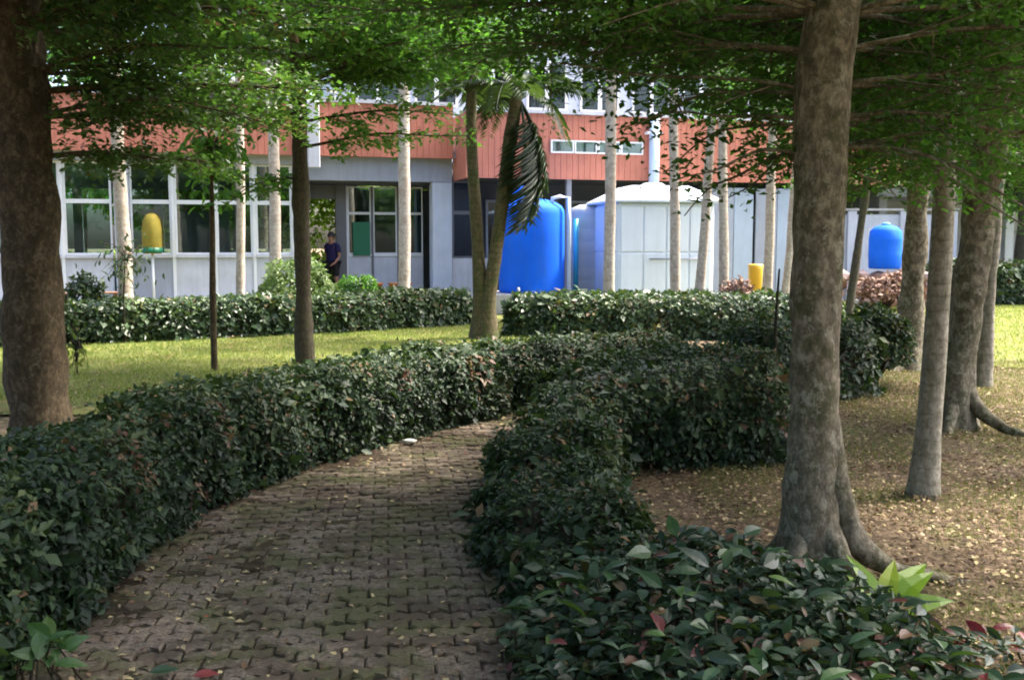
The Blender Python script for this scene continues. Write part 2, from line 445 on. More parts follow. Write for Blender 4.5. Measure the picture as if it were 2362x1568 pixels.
# ------------------------------------------------------------------ leaf machinery
def _leaf_tmpl(kind):
    if kind == 'blade':
        v = [(-0.5, 0, 0), (0.5, 0, 0), (0.1, 1, 0.0)]
        f = [(0, 1, 2)]
    elif kind == 'leaf2':
        v = [(0, 0, 0), (0.5, 0.55, 0.05), (0, 1, -0.06), (-0.5, 0.55, 0.05)]
        f = [(0, 1, 2), (0, 2, 3)]
    elif kind == 'leaf4':
        v = [(0, 0, 0), (0.5, 0.5, 0.08), (0, 1, -0.12), (-0.5, 0.5, 0.08), (0, 0.52, -0.03)]
        f = [(0, 1, 4), (0, 4, 3), (4, 1, 2), (4, 2, 3)]
    else:  # leaf6: pointed oval
        v = [(0, 0, 0), (0.36, 0.22, 0.07), (0.5, 0.52, 0.07), (0.3, 0.8, 0.0), (0, 1, -0.16), (-0.3, 0.8, 0.0), (-0.5, 0.52, 0.07), (-0.36, 0.22, 0.07), (0, 0.5, -0.03)]
        f = [(0, 1, 8), (1, 2, 8), (2, 3, 8), (3, 4, 8), (4, 5, 8), (5, 6, 8), (6, 7, 8), (7, 0, 8)]
    return np.array(v, float), np.array(f, int)

def unit(a):
    return a / (np.linalg.norm(a, axis=-1, keepdims=True) + 1e-9)

def leaf_arrays(P, D, N, L, wr, kind):
    tv, tf = _leaf_tmpl(kind)
    Y = unit(D); X = unit(np.cross(Y, N)); Z = np.cross(X, Y)
    L = np.broadcast_to(L, (len(P),))
    W = L * np.broadcast_to(wr, (len(P),))
    V = P[:, None, :] + (W[:, None, None] * tv[None, :, 0:1]) * X[:, None, :] + (L[:, None, None] * tv[None, :, 1:2]) * Y[:, None, :] + (L[:, None, None] * tv[None, :, 2:3]) * Z[:, None, :]
    F = tf[None] + (np.arange(len(P)) * len(tv))[:, None, None]
    return V.reshape(-1, 3), F.reshape(-1, 3), len(tv)

def leaf_mass(name, P, D, N, L, wr, kind, mat, parent=None, rnd=None, g=rng, stuff=True):
    P, D, N = np.asarray(P, float), np.asarray(D, float), np.asarray(N, float)
    V, F, k = leaf_arrays(P, D, N, L, wr, kind)
    if rnd is None: rnd = g.random(len(P))
    rv = np.repeat(rnd, k)
    if parent is not None:
        V = V - np.array(parent.location)
    o = bpy.data.objects.new(name, np_mesh(name, V, F, mat, False, rv))
    link(o, parent)
    if stuff: o['kind'] = 'stuff'
    return o

def smooth_path(pts, n):
    pts = np.asarray(pts, float)
    d = np.r_[0, np.cumsum(np.linalg.norm(np.diff(pts, axis=0), axis=1))]
    t = np.linspace(0, d[-1], n)
    out = np.stack([np.interp(t, d, pts[:, i]) for i in range(pts.shape[1])], 1)
    for _ in range(3):
        out[1:-1] = 0.25 * out[:-2] + 0.5 * out[1:-1] + 0.25 * out[2:]
    return out

# ------------------------------------------------------------------ ground, path, lawns
def axis_steps(lo, hi, fine_lo, fine_hi, fine, coarse):
    a = list(np.arange(fine_lo, fine_hi + 1e-6, fine))
    x, st = fine_hi, fine
    while x < hi:
        st = min(st * 1.35, coarse); x += st; a.append(min(x, hi))
    x, st = fine_lo, fine; b = []
    while x > lo:
        st = min(st * 1.35, coarse); x -= st; b.append(max(x, lo))
    return np.array(b[::-1] + a)

def sheet(name, xs, ys, zfun, mat, keep=None, smooth=True):
    X, Y = np.meshgrid(xs, ys)
    P = np.stack([X.ravel(), Y.ravel(), np.zeros(X.size)], 1)
    P[:, 2] = zfun(P)
    nx, ny = len(xs), len(ys)
    i = np.arange(nx * ny).reshape(ny, nx)
    F = np.stack([i[:-1, :-1], i[:-1, 1:], i[1:, 1:], i[1:, :-1]], -1).reshape(-1, 4)
    if keep is not None:
        c = P[F].mean(1); F = F[keep(c)]
        used = np.unique(F); mp = -np.ones(len(P), int); mp[used] = np.arange(len(used))
        P, F = P[used], mp[F]
    o = bpy.data.objects.new(name, np_mesh(name, P, F, mat, smooth))
    link(o); o['kind'] = 'structure'
    return o

def gz(P):
    q = P.copy(); q[:, 2] = 0
    return 0.012 * vnoise(q, 1.7) + 0.006 * vnoise(q, 6.0, 2) - 0.012

sheet('ground', axis_steps(-150, 150, -6, 8, 0.09, 15), axis_steps(-30, 260, 2, 14, 0.09, 15), gz, M['ground'])

def path_keep(c):
    x, y = c[:, 0], c[:, 1]
    xr = np.where(y < 8.2, 0.35, 2.7)
    xl = np.interp(y, [0, 4.4, 5.3, 7.2, 8.6, 9.4, 10], [-2.2, -2.15, -2.05, -1.6, -0.9, -0.1, 0.9])
    wob = 0.06 * vnoise(np.c_[c[:, :2], np.zeros(len(c))], 3.0, 5)
    return (x > xl + wob) & (x < xr + wob) & (y < 9.95 + wob)
def path_z(P):
    q = P.copy(); q[:, 2] = 0
    x, y = P[:, 0], P[:, 1]
    xl = np.interp(y, [0, 4.4, 5.3, 7.2, 8.6, 9.4, 10], [-1.85, -1.85, -1.8, -1.3, -0.6, 0.1, 1.1])
    edge = np.exp(-np.maximum(x - xl, 0) / 0.16) + np.exp(-np.maximum(0.1 - x, 0) / 0.12) * (y < 8)
    return gz(P) + 0.022 + 0.006 * vnoise(q, 12, 3) + 0.018 * np.clip(vnoise(q, 1.7, 11) + 0.4 * vnoise(q, 6, 12), 0, 1) + 0.016 * edge * (1 + 0.6 * vnoise(q, 7, 5))
path = sheet('path', np.arange(-2.6, 2.8, 0.03), np.arange(1.6, 10.2, 0.03), path_z, M['path'], path_keep)
PV_L, PV_W, PV_A = 0.17, 0.086, 0.013
def paver_mesh(seed):
    g = np.random.default_rng(seed)
    jg = 0.0032
    xs = np.linspace(0, 1, 9) * (PV_L - 2 * jg) - PV_L / 2 + jg
    zig = np.interp(np.linspace(0, 1, 9), [0, 0.25, 0.5, 0.75, 1.0], [-PV_A, PV_A, -PV_A, PV_A, -PV_A])
    lo = np.c_[xs, zig - PV_W / 2 + jg]; hi_ = np.c_[xs, zig + PV_W / 2 - jg][::-1]
    out = np.r_[lo, hi_]
    out = out + g.normal(0, 0.0012, out.shape)
    c = out.mean(0); n = len(out)
    inn = out + (c - out) / np.linalg.norm(c - out, axis=1)[:, None] * 0.007
    vs = [(*p, -0.045) for p in out] + [(*p, -0.007 + g.normal(0, 0.001)) for p in out] + [(*p, g.normal(0, 0.0008)) for p in inn]
    fs = []
    for k in range(n):
        m_ = (k + 1) % n
        fs += [(k, m_, n + m_, n + k), (n + k, n + m_, 2 * n + m_, 2 * n + k)]
    top = [2 * n + k for k in range(n)]
    for k in range(8):
        fs.append((top[k], top[k + 1], top[n - 2 - k], top[n - 1 - k]))
    me = bpy.data.meshes.new('paver'); me.from_pydata([tuple(map(float, v)) for v in vs], [], fs); me.materials.append(M['paver']); me.update()
    return me
def lay_pavers():
    g = np.random.default_rng(77)
    PM = [paver_mesh(k) for k in range(5)]
    rot = R(7); c, s_ = math.cos(rot), math.sin(rot)
    spots = []
    for r_ in range(-12, 150):
        for k in range(-26, 36):
            x = k * PV_L + (PV_L / 2 if r_ % 2 else 0); y = r_ * PV_W
            spots.append((-0.9 + c * x - s_ * y, 1.6 + s_ * x + c * y))
    spots = np.array(spots); P = np.c_[spots, np.zeros(len(spots))]
    P = P[path_keep(P) & (P[:, 1] > 1.7) & (P[:, 1] < 9.9)]
    zf = gz(P) + 0.034 + 0.008 * vnoise(P, 2.2, 6) + g.normal(0, 0.003, len(P))
    inview = (P[:, 1] > 3.0) & (P[:, 0] > np.interp(P[:, 1], [3, 4.4, 5.3, 7.2, 8.6], [-1.7, -1.75, -1.75, -1.3, -0.6])) & (P[:, 0] < 0.05)
    order = np.argsort(P[:, 1] + 50 * (~inview))
    big_ = set(order[:300].tolist())
    base = [(np.array([v.co[:] for v in m.vertices]), [tuple(f.vertices) for f in m.polygons]) for m in PM]
    V, F, nv = [], [], 0
    for i in range(len(P)):
        rz = rot + g.normal(0, 0.012) + (math.pi if g.random() < 0.5 else 0); tx, ty = g.normal(0, 0.012, 2)
        k = int(g.integers(5))
        if i in big_:
            o = bpy.data.objects.new('paver', PM[k]); link(o, path)
            o.location = (P[i, 0], P[i, 1], zf[i]); o.rotation_euler = (tx, ty, rz)
        else:
            b, f = base[k]
            q = b.copy(); q[:, 2] += tx * b[:, 1] - ty * b[:, 0]
            cc, ss = math.cos(rz), math.sin(rz)
            V.append(np.c_[cc * q[:, 0] - ss * q[:, 1] + P[i, 0], ss * q[:, 0] + cc * q[:, 1] + P[i, 1], q[:, 2] + zf[i]])
            F.append(np.array(f) + nv); nv += len(b)
    o = bpy.data.objects.new('far_pavers', np_mesh('far_pavers', np.concatenate(V), np.concatenate(F), M['paver'])); link(o, path)
    o['kind'] = 'stuff'
lay_pavers()

def lawn_sheet(name, x0, x1, y0, y1, step, keep):
    return sheet(name, np.arange(x0, x1, step), np.arange(y0, y1, step), lambda P: gz(P) + 0.022, M['lawn'], keep)
lawn_sheet('lawn', -11, 2.0, 9.0, 19.5, 0.15, lambda c: (c[:, 1] > np.interp(c[:, 0], [-11, -4, -2.5, -1.2, 0, 2], [9.0, 9.0, 9.6, 11.2, 12.0, 12.4]) + 0.5 * vnoise(np.c_[c[:, :2], 0 * c[:, 0]], 0.9, 4)))
lawn_sheet('sunny_lawn', 4.0, 32.0, 10.0, 34.0, 0.3, lambda c: (c[:, 1] > np.interp(c[:, 0], [4, 6, 8, 30], [16, 13.0, 11.5, 10]) + 0.6 * vnoise(np.c_[c[:, :2], 0 * c[:, 0]], 0.7, 4)))
lawn_sheet('rear_lawn', -26, 14.0, 30.5, 48.0, 0.5, lambda c: c[:, 0] > -99)
lawn_sheet('forecourt_grass', -11, 4.0, 19.5, 27.0, 0.3, lambda c: c[:, 0] > -99)

def scatter(n, x0, x1, y0, y1, keep, g):
    P = np.c_[g.uniform(x0, x1, n), g.uniform(y0, y1, n), np.zeros(n)]
    P = P[keep(P)]
    P[:, 2] = gz(P) + 0.018
    return P

def grass(name, label, P, hmin, hmax, w, mat, g):
    n = len(P)
    D = np.c_[g.normal(0, 0.45, (n, 2)), np.ones(n)]
    N = np.c_[g.normal(0, 1, (n, 2)), np.zeros(n)]
    L = g.uniform(hmin, hmax, n)
    rn = np.clip(0.5 + 0.3 * vnoise(P * [1, 1, 0], 1.1, 3) + g.normal(0, 0.2, n), 0, 1)
    o = leaf_mass(name, P, D, N, L, w / L, 'blade', mat, None, rn, g)
    return tag(o, label, 'grass', kind='stuff')

g = np.random.default_rng(11)
def lk(c):
    return c[:, 1] > np.interp(c[:, 0], [-11, -4, -2.5, -1.2, 0, 2], [9.0, 9.2, 9.8, 11.4, 12.2, 12.4]) + 0.8 * g.random(len(c))
grass('grass', 'short yellow-green grass on the lawn between the two hedges on the left', scatter(95000, -9.5, 1.8, 9.0, 19.2, lk, g), 0.025, 0.06, 0.012, M['grass'], g)
grass('grass', 'bright sunlit grass on the open lawn at the far right', scatter(70000, 4.5, 20, 10.5, 26, lambda c: c[:, 1] > np.interp(c[:, 0], [4, 6, 8, 30], [16, 13, 11.5, 10]) + 1.0 * g.random(len(c)), g), 0.03, 0.07, 0.018, M['grass'], g)
def rk(c):
    n1 = vnoise(c * [1, 1, 0], 1.5, 8) + 0.5 * vnoise(c * [1, 1, 0], 5, 1)
    return (c[:, 0] > np.interp(c[:, 1], [2, 5, 7, 9, 14], [0.9, 1.0, 1.3, 3.0, 3.8])) & (n1 + 0.26 * (c[:, 0] - 2.4) + 0.14 + 0.5 * g.normal(0, 0.5, len(c)) > 0)
grass('grass', 'thin dry grass among fallen leaves under the right-hand trees', scatter(170000, 0.9, 8, 2.6, 13, rk, g), 0.014, 0.04, 0.006, M['grass_dry'], g)

def litter(name, label, P, lmin, lmax, g, mat='litter', bias=0.0):
    n = len(P)
    a = g.uniform(0, 2 * math.pi, n)
    D = np.c_[np.cos(a), np.sin(a), g.normal(0, 0.18, n)]
    N = np.c_[g.normal(0, 0.35, (n, 2)), np.ones(n)]
    P = P.copy(); P[:, 2] += g.uniform(0.004, 0.016, n)
    o = leaf_mass(name, P, D, N, g.uniform(lmin, lmax, n), g.uniform(0.4, 0.7, n), 'leaf4', M[mat], None, np.minimum(g.random(n) + bias, 0.94 + 0.06 * (g.random(n) < 0.05)), g)
    return tag(o, label, 'leaf litter', kind='stuff')

def lit_r(c):
    d = 0.95 - 0.12 * (c[:, 0] - 2.0) + 0.65 * vnoise(c * [1, 1, 0], 1.6, 2) + 0.3 * vnoise(c * [1, 1, 0], 5, 3)
    return (c[:, 0] > np.interp(c[:, 1], [2, 4.2, 5, 6.6, 7, 9, 14], [0.9, 0.7, 0.6, 0.6, 1.2, 2.3, 3.0])) & (g.random(len(c)) < d)
litter('fallen_leaves', 'brown fallen leaves scattered under the trees on the right', scatter(85000, 0.6, 7.5, 2.6, 13, lit_r, g), 0.016, 0.045, g)
def lit_p(c):
    edge = np.exp(-np.abs(c[:, 0] + 1.75) / 0.35) + 0.55 * np.exp(-np.abs(c[:, 0] + 0.0) / 0.25)
    return path_keep(c) & (g.random(len(c)) < 0.2 + 0.8 * edge)
Pp = scatter(12000, -2.3, 2.6, 2.4, 9.9, lit_p, g); Pp[:, 2] = gz(Pp) + 0.032
litter('fallen_leaves', 'small tan and yellow leaves fallen on the paved path', Pp, 0.016, 0.045, g, bias=0.12)
def pile(c):
    return np.exp(-(((c[:, 0] + 4.7) / 0.45) ** 2 + ((c[:, 1] - 16.9) / 0.5) ** 2)) > g.random(len(c))
litter('fallen_leaves', 'reddish dry leaves heaped round a slim pale trunk by the far hedge', scatter(2600, -6, -3.4, 15.4, 18, pile, g) + [0, 0, 0.03], 0.05, 0.1, g, 'dry_leaf')
litter('fallen_leaves', 'brown leaves strewn along the shaded edge of the left lawn', scatter(5000, -6, 0.5, 8.6, 13, lambda c: (g.random(len(c)) < 0.9 * np.exp(-np.abs(c[:, 1] - np.interp(c[:, 0], [-6, -3, 0.5], [9.5, 10.5, 12.0])) / 0.9)), g), 0.03, 0.07, g)
# ------------------------------------------------------------------ building (front turned 15.4 degrees)
BA = R(15.4)
bld = thing('campus_building', (-1.5, 25.4, 0), 'long low building with red fascia, glazed hall and pale walls behind the hedge', 'building', rz=BA)
def part(name, mat, *a, parent=None, bev=0.0):
    m = MB()
    for q in (a if isinstance(a[0], (tuple, list)) else (a,)):
        if bev: m.bbox(*q, b=bev)
        else: m.box(*q)
    return m.build(name, M[mat], parent or bld)

def ring(name, mat, x0, x1, y0, y1, z0, z1, w, parent=None):
    m = MB(); vs = []
    for y in (y0, y1):
        vs += [(x0, y, z0), (x1, y, z0), (x1, y, z1), (x0, y, z1), (x0 + w, y, z0 + w), (x1 - w, y, z0 + w), (x1 - w, y, z1 - w), (x0 + w, y, z1 - w)]
    fs = []
    for i in range(4):
        j = (i + 1) % 4
        fs += [(i, j, j + 4, i + 4), (8 + j, 8 + i, 12 + i, 12 + j), (j, i, 8 + i, 8 + j), (4 + i, 4 + j, 12 + j, 12 + i)]
    return m.add(vs, fs).build(name, M[mat], parent or bld)
def window(name, mat, gl, x0, x1, y0, y1, z0, z1, w=0.045):
    f = ring(name, mat, x0, x1, y0, y1, z0, z1, w)
    ym = (y0 + y1) / 2
    part('pane', gl, (x0 + w * 0.8, x1 - w * 0.8, ym - 0.004, ym + 0.004, z0 + w * 0.8, z1 - w * 0.8), parent=f)
    return f
part('floor_slab', 'concrete', (-14, 13, -0.55, 6.6, -0.05, 0.15))
part('roof', 'grey_wall', (-14, 0.02, -0.34, 6.6, 3.62, 3.78), (0.03, 13, -1.38, 6.6, 3.2, 3.36))

def cladding(name, x0, x1, y, z0, z1, pitch=0.15):
    m = MB(); xs = []
    x = x0
    while x < x1 - 1e-6:
        xs += [(x, 0.0), (min(x + pitch * 0.86, x1), 0.0), (min(x + pitch * 0.9, x1), 0.01), (min(x + pitch * 0.96, x1), 0.01)]
        x += pitch
    xs.append((x1, 0.0))
    vs = []
    for (px, d) in xs:
        vs += [(px, y + d, z0), (px, y + d, z1)]
    fs = [(2*i, 2*i+2, 2*i+3, 2*i+1) for i in range(len(xs) - 1)]
    n = len(vs)
    vs += [(x0, y + 0.1, z0), (x1, y + 0.1, z0), (x0, y + 0.1, z1), (x1, y + 0.1, z1)]
    fs += [(n, n+2, n+3, n+1), (n, n+1, n-2, 0), (n+2, 1, n-1, n+3), (n, 0, 1, n+2), (n+1, n+3, n-1, n-2)]
    m.add(vs, fs)
    return m.build(name, M['red_clad'], bld)
cladding('fascia_cladding', -14, -0.06, -0.45, 3.6, 4.85)
part('coping', 'white_wall', (-14, -0.05, -0.52, -0.28, 4.852, 4.94))
cladding('fascia_cladding', 0.12, 13, -1.5, 3.08, 4.62)
part('fascia_return', 'red_clad', (0.02, 0.117, -1.5, 0.0, 3.08, 4.62))
part('coping', 'white_wall', (0.0, 13, -1.57, -1.3, 4.623, 4.71))
# white service box hung on the left fascia, downpipe on the right one
part('service_box', 'white_wall', (-3.58, -3.3, -0.72, -0.47, 3.3, 4.83), bev=0.015)
dp = MB().tube([(4.72, -1.68, 4.58), (4.72, -1.68, 2.2)], 0.13, 14).build('downpipe', M['pale_blue'], bld)
MB().box(4.52, 4.92, -1.72, -1.53, 4.2, 4.26).build('pipe_clamp', M['frame'], dp)
part('beam', 'grey_wall', (-14, -3.62, -0.12, 0.18, 3.4, 3.618))
part('beam', 'grey_panel', (-3.6, -0.02, -0.1, 0.2, 3.05, 3.615))
part('porch_ceiling', 'shaded_wall', (-3.6, -0.02, 0.21, 1.18, 3.0, 3.06))
part('soffit', 'shaded_wall', (0.13, 13, -1.38, 1.0, 3.1, 3.16))

# glazed hall: bays with base panel, sill, two panes
bay_x = [-14.0, -12.7, -11.4, -10.2, -9.05, -7.95, -6.65, -5.72, -4.82, -3.9]
for i in range(len(bay_x) - 1):
    a, b = bay_x[i], bay_x[i + 1]
    lo = a + 0.36 if i == 5 else a + 0.04
    p = part('base_panel', 'grey_panel' if i == 5 else 'white_wall', (lo, b - 0.04, 0.0, 0.09, 0.15, 1.2))
    part('sill', 'white_wall', (lo, b - 0.04, -0.07, 0.12, 1.203, 1.27), parent=p)
    window('window', 'frame', 'glass', lo, b - 0.04, 0.02, 0.08, 1.273, 2.495)
    window('window', 'frame', 'glass', lo, b - 0.04, 0.02, 0.08, 2.498, 3.396)
    if i != 5:
        part('mullion', 'frame', (a - 0.037, a + 0.037, -0.02, 0.1, 0.15, 3.398))
part('mullion', 'frame', (-3.937, -3.863, -0.02, 0.1, 0.15, 3.398))
part('pillar', 'blue_grey', (-7.93, -7.6, -0.11, 0.25, 0.15, 3.399), bev=0.015)
part('pillar', 'grey_wall', (-3.84, -3.62, -0.05, 0.3, 0.15, 3.39), bev=0.015)
# porch back wall with doorway and windows
part('door_frame', 'dark_frame', (-2.78, -2.52, 1.1, 1.3, 0.15, 2.99), (-3.58, -2.782, 1.15, 1.28, 2.66, 2.99))
bx2 = [-2.5, -1.85, -1.18, -0.5]
for a, b in zip(bx2[:-1], bx2[1:]):
    p = part('base_panel', 'white_wall', (a + 0.03, b - 0.03, 1.2, 1.3, 0.15, 1.2))
    part('sill', 'frame', (a + 0.03, b - 0.03, 1.16, 1.31, 1.203, 1.26), parent=p)
    window('window', 'frame', 'glass', a + 0.03, b - 0.03, 1.21, 1.27, 1.262, 2.3, 0.03)
    window('window', 'frame', 'glass', a + 0.03, b - 0.03, 1.21, 1.27, 2.303, 2.98, 0.03)
    part('mullion', 'frame' if a < -2 else 'dark_frame', (a - 0.028, a + 0.028, 1.18, 1.3, 0.15, 2.99))
part('pillar', 'blue_grey', (-0.52, -0.02, -0.08, 0.34, 0.15, 3.048), bev=0.015)
part('low_wall', 'white_wall', (0.0, 1.05, 0.0, 0.14, 0.15, 1.16))
window('window', 'dark_frame', 'glass_matt', 0.0, 0.7, 0.02, 0.1, 1.17, 2.3)
window('window', 'dark_frame', 'glass_matt', 0.0, 0.7, 0.02, 0.1, 2.303, 3.09)
# recessed ground floor under the right fascia
part('recessed_wall', 'shaded_wall', (0.72, 13, 1.0, 1.2, 0.15, 3.1))
for i, x in enumerate((1.1, 2.2, 3.3, 5.4, 6.6)):
    window('window', 'grey_panel', 'glass_dark', x, x + 0.9, 0.93, 0.998, 1.1, 2.67, 0.06)
for x in (2.62, 5.6, 9.9):
    part('post', 'grey_wall', (x, x + 0.13, -1.2, -1.07, 0.15, 3.098), bev=0.01)
# strip window in the right fascia
for i in range(4):
    x = 2.1 + 0.6 * i
    w = window('strip_window', 'frame', 'glass', x, x + 0.58, -1.56, -1.503, 3.7, 4.01, 0.035)
    part('blind', 'blue_grey', (x + 0.04, x + 0.54, -1.515, -1.504, 3.74, 3.97), parent=w)
# pale partition panels at the right end
for i in range(6):
    x = 6.5 + 0.62 * i
    part('partition_panel', 'panel_blue' if i % 2 else 'grey_panel', (x, x + (0.605 if i != 1 else 0.54), -1.32, -1.26, 0.15, 2.95), bev=0.008)
# inside and back of the hall
part('rear_wall', 'grey_wall', (-14, -4.2, 6.4, 6.6, 0.15, 0.75))
part('rear_beam', 'grey_wall', (-14, -1.6, 6.4, 6.6, 3.1, 3.6))
part('rear_wall', 'grey_wall', (-1.598, 13, 6.4, 6.6, 0.15, 3.18))
for x in (-11.8, -9.6, -7.4, -5.2, -4.15):
    part('rear_post', 'grey_wall', (x - 0.12, x + 0.12, 6.42, 6.58, 0.752, 3.098))
part('inner_wall', 'shaded_wall', (-2.3, -2.15, 1.5, 6.38, 0.15, 3.0))
part('inner_wall', 'grey_wall', (-13.95, -13.8, 0.12, 6.38, 0.15, 3.6))
part('inner_wall', 'grey_panel', (-6.9, -5.4, 4.4, 4.5, 0.15, 2.4))
part('ceiling', 'grey_wall', (-13.8, -3.7, 0.2, 6.38, 3.42, 3.5))
# set-back upper storey
part('upper_wall', 'blue_grey', (-2.6, 13, 3.0, 8.5, 3.8, 7.0))
part('upper_fascia', 'grey_wall', (-2.75, 13.1, 2.75, 8.7, 7.0, 8.2))
for i in range(9):
    x = -2.0 + 1.6 * i
    window('upper_window', 'frame', 'glass_dark', x, x + 0.6, 2.93, 2.998, 5.3, 6.68, 0.06)
    window('upper_window', 'frame', 'glass_dark', x + 0.602, x + 1.2, 2.93, 2.998, 5.3, 6.68, 0.06)

def BW(X, Y, Z=0.0):
    c, s = math.cos(BA), math.sin(BA)
    return (-1.5 + X * c - Y * s, 25.4 + X * s + Y * c, Z)

# things inside / in front of the building
def bell(name, loc, prof, mat, label, cat):
    o = thing(name, loc, label, cat)
    MB().lathe(prof, seg=24).build('body', M[mat], o)
    return o
yb = bell('yellow_hood', BW(-7.1, -0.45, 1.3), [(0.2, 0), (0.22, 0.05), (0.22, 0.55), (0.19, 0.75), (0.12, 0.88), (0.04, 0.92)], 'ochre', 'yellow round-topped hood on a post before the hall window', 'hood')
MB().lathe([(0.228, 0), (0.232, 0.04), (0.228, 0.12)], (0, 0, 0.02), 24).build('band', M['green'], yb)
MB().tube([(0, 0, -1.3), (0, 0, 0.02)], 0.03, 8).build('post', M['frame'], yb)
for i, (x, h) in enumerate(((-6.1, 0.16), (-5.55, 0.26), (-5.3, 0.18), (-4.5, 0.22))):
    o = thing('white_jar', BW(x, 0.4, 1.12), ['short white jar on the hall counter, nearest the yellow hood', 'tall white jar on the hall counter left of the thin brown stem', 'white jar on the hall counter just right of a thin brown stem', 'white jar on the hall counter at its right end'][i], 'jar', 'white jars on the hall counter')
    MB().lathe([(0.06, 0), (0.075, 0.02), (0.075, h), (0.045, h + 0.04)], seg=14).build('body', M['white_plastic'], o)
    MB().lathe([(0.05, h + 0.042), (0.05, h + 0.08)], seg=14).build('lid', M['frame'], o)
cnt = thing('counter', BW(-5.2, 0.42, 0.15), 'low white counter standing inside the hall behind the windows', 'counter', rz=BA)
MB().bbox(-1.3, 1.2, -0.25, 0.25, 0.9, 0.96).build('worktop', M['frame'], cnt)
for x in (-1.15, 1.05):
    MB().box(x - 0.04, x + 0.04, -0.2, 0.2, 0.0, 0.898).build('leg', M['frame'], cnt)
gb = thing('green_board', BW(-2.14, 1.13, 1.22), 'dark green board fixed before the porch window right of the doorway', 'board', rz=BA)
MB().bbox(-0.22, 0.22, -0.02, 0.02, 0.0, 0.86, 0.006).build('panel', M['green'], gb)
for z in (0.1, 0.76):
    MB().box(-0.2, 0.2, 0.021, 0.045, z - 0.02, z + 0.02).build('batten', M['dark_frame'], gb)
# brown bench below the left wall
bn = thing('bench', BW(-8.35, -1.1, 0.0), 'low brown wooden bench in front of the white wall beside the left tree', 'bench', rz=BA)
for i in range(3):
    MB().bbox(-0.6, 0.6, -0.2 + i * 0.14, -0.08 + i * 0.14, 0.43, 0.47, 0.008).build('plank', M['wood'], bn)
for x in (-0.5, 0.5):
    MB().bbox(x - 0.05, x + 0.05, -0.18, 0.18, 0.0, 0.428).build('leg', M['wood'], bn)

# low kerb wall with pots before the porch
kw = thing('kerb_wall', BW(-1.9, -0.9, 0), 'low pale concrete kerb in front of the porch', 'kerb', rz=BA)
MB().bbox(-1.2, 2.0, -0.12, 0.12, 0.0, 0.42, 0.015).build('body', M['concrete'], kw)
pn = ['terracotta pot at the left end of the low porch kerb', 'second terracotta pot from the left on the porch kerb', 'third terracotta pot from the left on the porch kerb', 'terracotta pot at the right end of the row on the porch kerb']
for i, x in enumerate((-2.35, -2.0, -1.65, -1.3)):
    o = thing('terracotta_pot', BW(x, -0.9, 0.42), pn[i], 'pot', 'terracotta pots on the porch kerb')
    MB().lathe([(0.07, 0), (0.1, 0.14), (0.115, 0.14), (0.115, 0.18), (0.09, 0.18)], seg=16).build('body', M['terracotta'], o)

# ------------------------------------------------------------------ tanks
pl = thing('plinth', (0.44, 22.6, 0), 'pale concrete plinth under the blue tank', 'plinth')
MB().bbox(-0.95, 0.95, -0.85, 0.85, 0.0, 0.44, 0.02).build('body', M['concrete'], pl)
bt = thing('water_tank', (0.44, 22.6, 0.44), 'tall blue plastic water tank with domed top on a concrete plinth', 'tank')
prof = [(0.70, 0), (0.73, 0.03)]
prof += [(0.735, 0.12), (0.735, 0.9), (0.735, 1.3)]
prof += [(0.735, 1.74), (0.72, 1.84), (0.66, 1.93), (0.5, 2.02), (0.3, 2.07)]
MB().lathe(prof, seg=48).build('body', M['blue'], bt)
MB().lathe([(0.3, 2.06), (0.3, 2.16), (0.27, 2.16)], (-0.1, 0, 0), 28).build('neck', M['light_blue'], bt)
MB().lathe([(0.32, 2.162), (0.33, 2.2), (0.32, 2.27), (0.22, 2.34), (0.08, 2.37)], (-0.1, 0, 0), 28).build('lid', M['blue'], bt)
MB().tube([(0.45, -0.3, 1.9), (0.45, -0.3, 2.08), (0.62, -0.36, 2.12), (0.8, -0.3, 2.1), (0.82, -0.3, 1.6), (0.82, -0.3, -0.3)], 0.045, 10).build('inlet_pipe', M['white_plastic'], bt)
MB().tube([(-0.3, -0.68, 0.12), (-0.3, -0.9, 0.12), (-0.3, -0.92, 0.02)], 0.035, 10).build('outlet_valve', M['grey_panel'], bt)

wt = thing('water_tank', (3.17, 22.9, 0.0), 'large white box-shaped tank with a hipped lid beside the blue tank', 'tank', rz=R(10))
m = MB().bbox(-1.06, 1.06, -1.0, 1.0, 0.25, 2.42, 0.05); m.build('body', M['white_plastic'], wt)
MB().bbox(-1.0, 1.0, -0.95, 0.95, 0.0, 0.248, 0.02).build('base', M['concrete'], wt)
for i in range(4):
    for j in range(2):
        x0 = -1.0 + 0.5 * i; z0 = 0.32 + 1.02 * j
        MB().bbox(x0 + 0.02, x0 + 0.48, -1.022, -0.998, z0 + 0.02, z0 + 1.0, 0.009).build('panel', M['white_plastic'], wt)
for i in range(4):
    for j in range(2):
        y0 = -0.96 + 0.48 * i; z0 = 0.32 + 1.02 * j
        MB().bbox(-1.082, -1.058, y0 + 0.02, y0 + 0.46, z0 + 0.02, z0 + 1.0, 0.009).build('panel', M['white_plastic'], wt)
m = MB()
b, t = 1.2, 0.62
vs = [(-b, -1.14, 2.422), (b, -1.14, 2.422), (b, 1.14, 2.422), (-b, 1.14, 2.422), (-b, -1.14, 2.47), (b, -1.14, 2.47), (b, 1.14, 2.47), (-b, 1.14, 2.47),
      (-t, -0.55, 2.8), (t, -0.55, 2.8), (t, 0.55, 2.8), (-t, 0.55, 2.8)]
fs = [(3, 2, 1, 0), (0, 1, 5, 4), (1, 2, 6, 5), (2, 3, 7, 6), (3, 0, 4, 7), (4, 5, 9, 8), (5, 6, 10, 9), (6, 7, 11, 10), (7, 4, 8, 11), (8, 9, 10, 11)]
lid = m.add(vs, fs).build('lid', M['white_plastic'], wt)
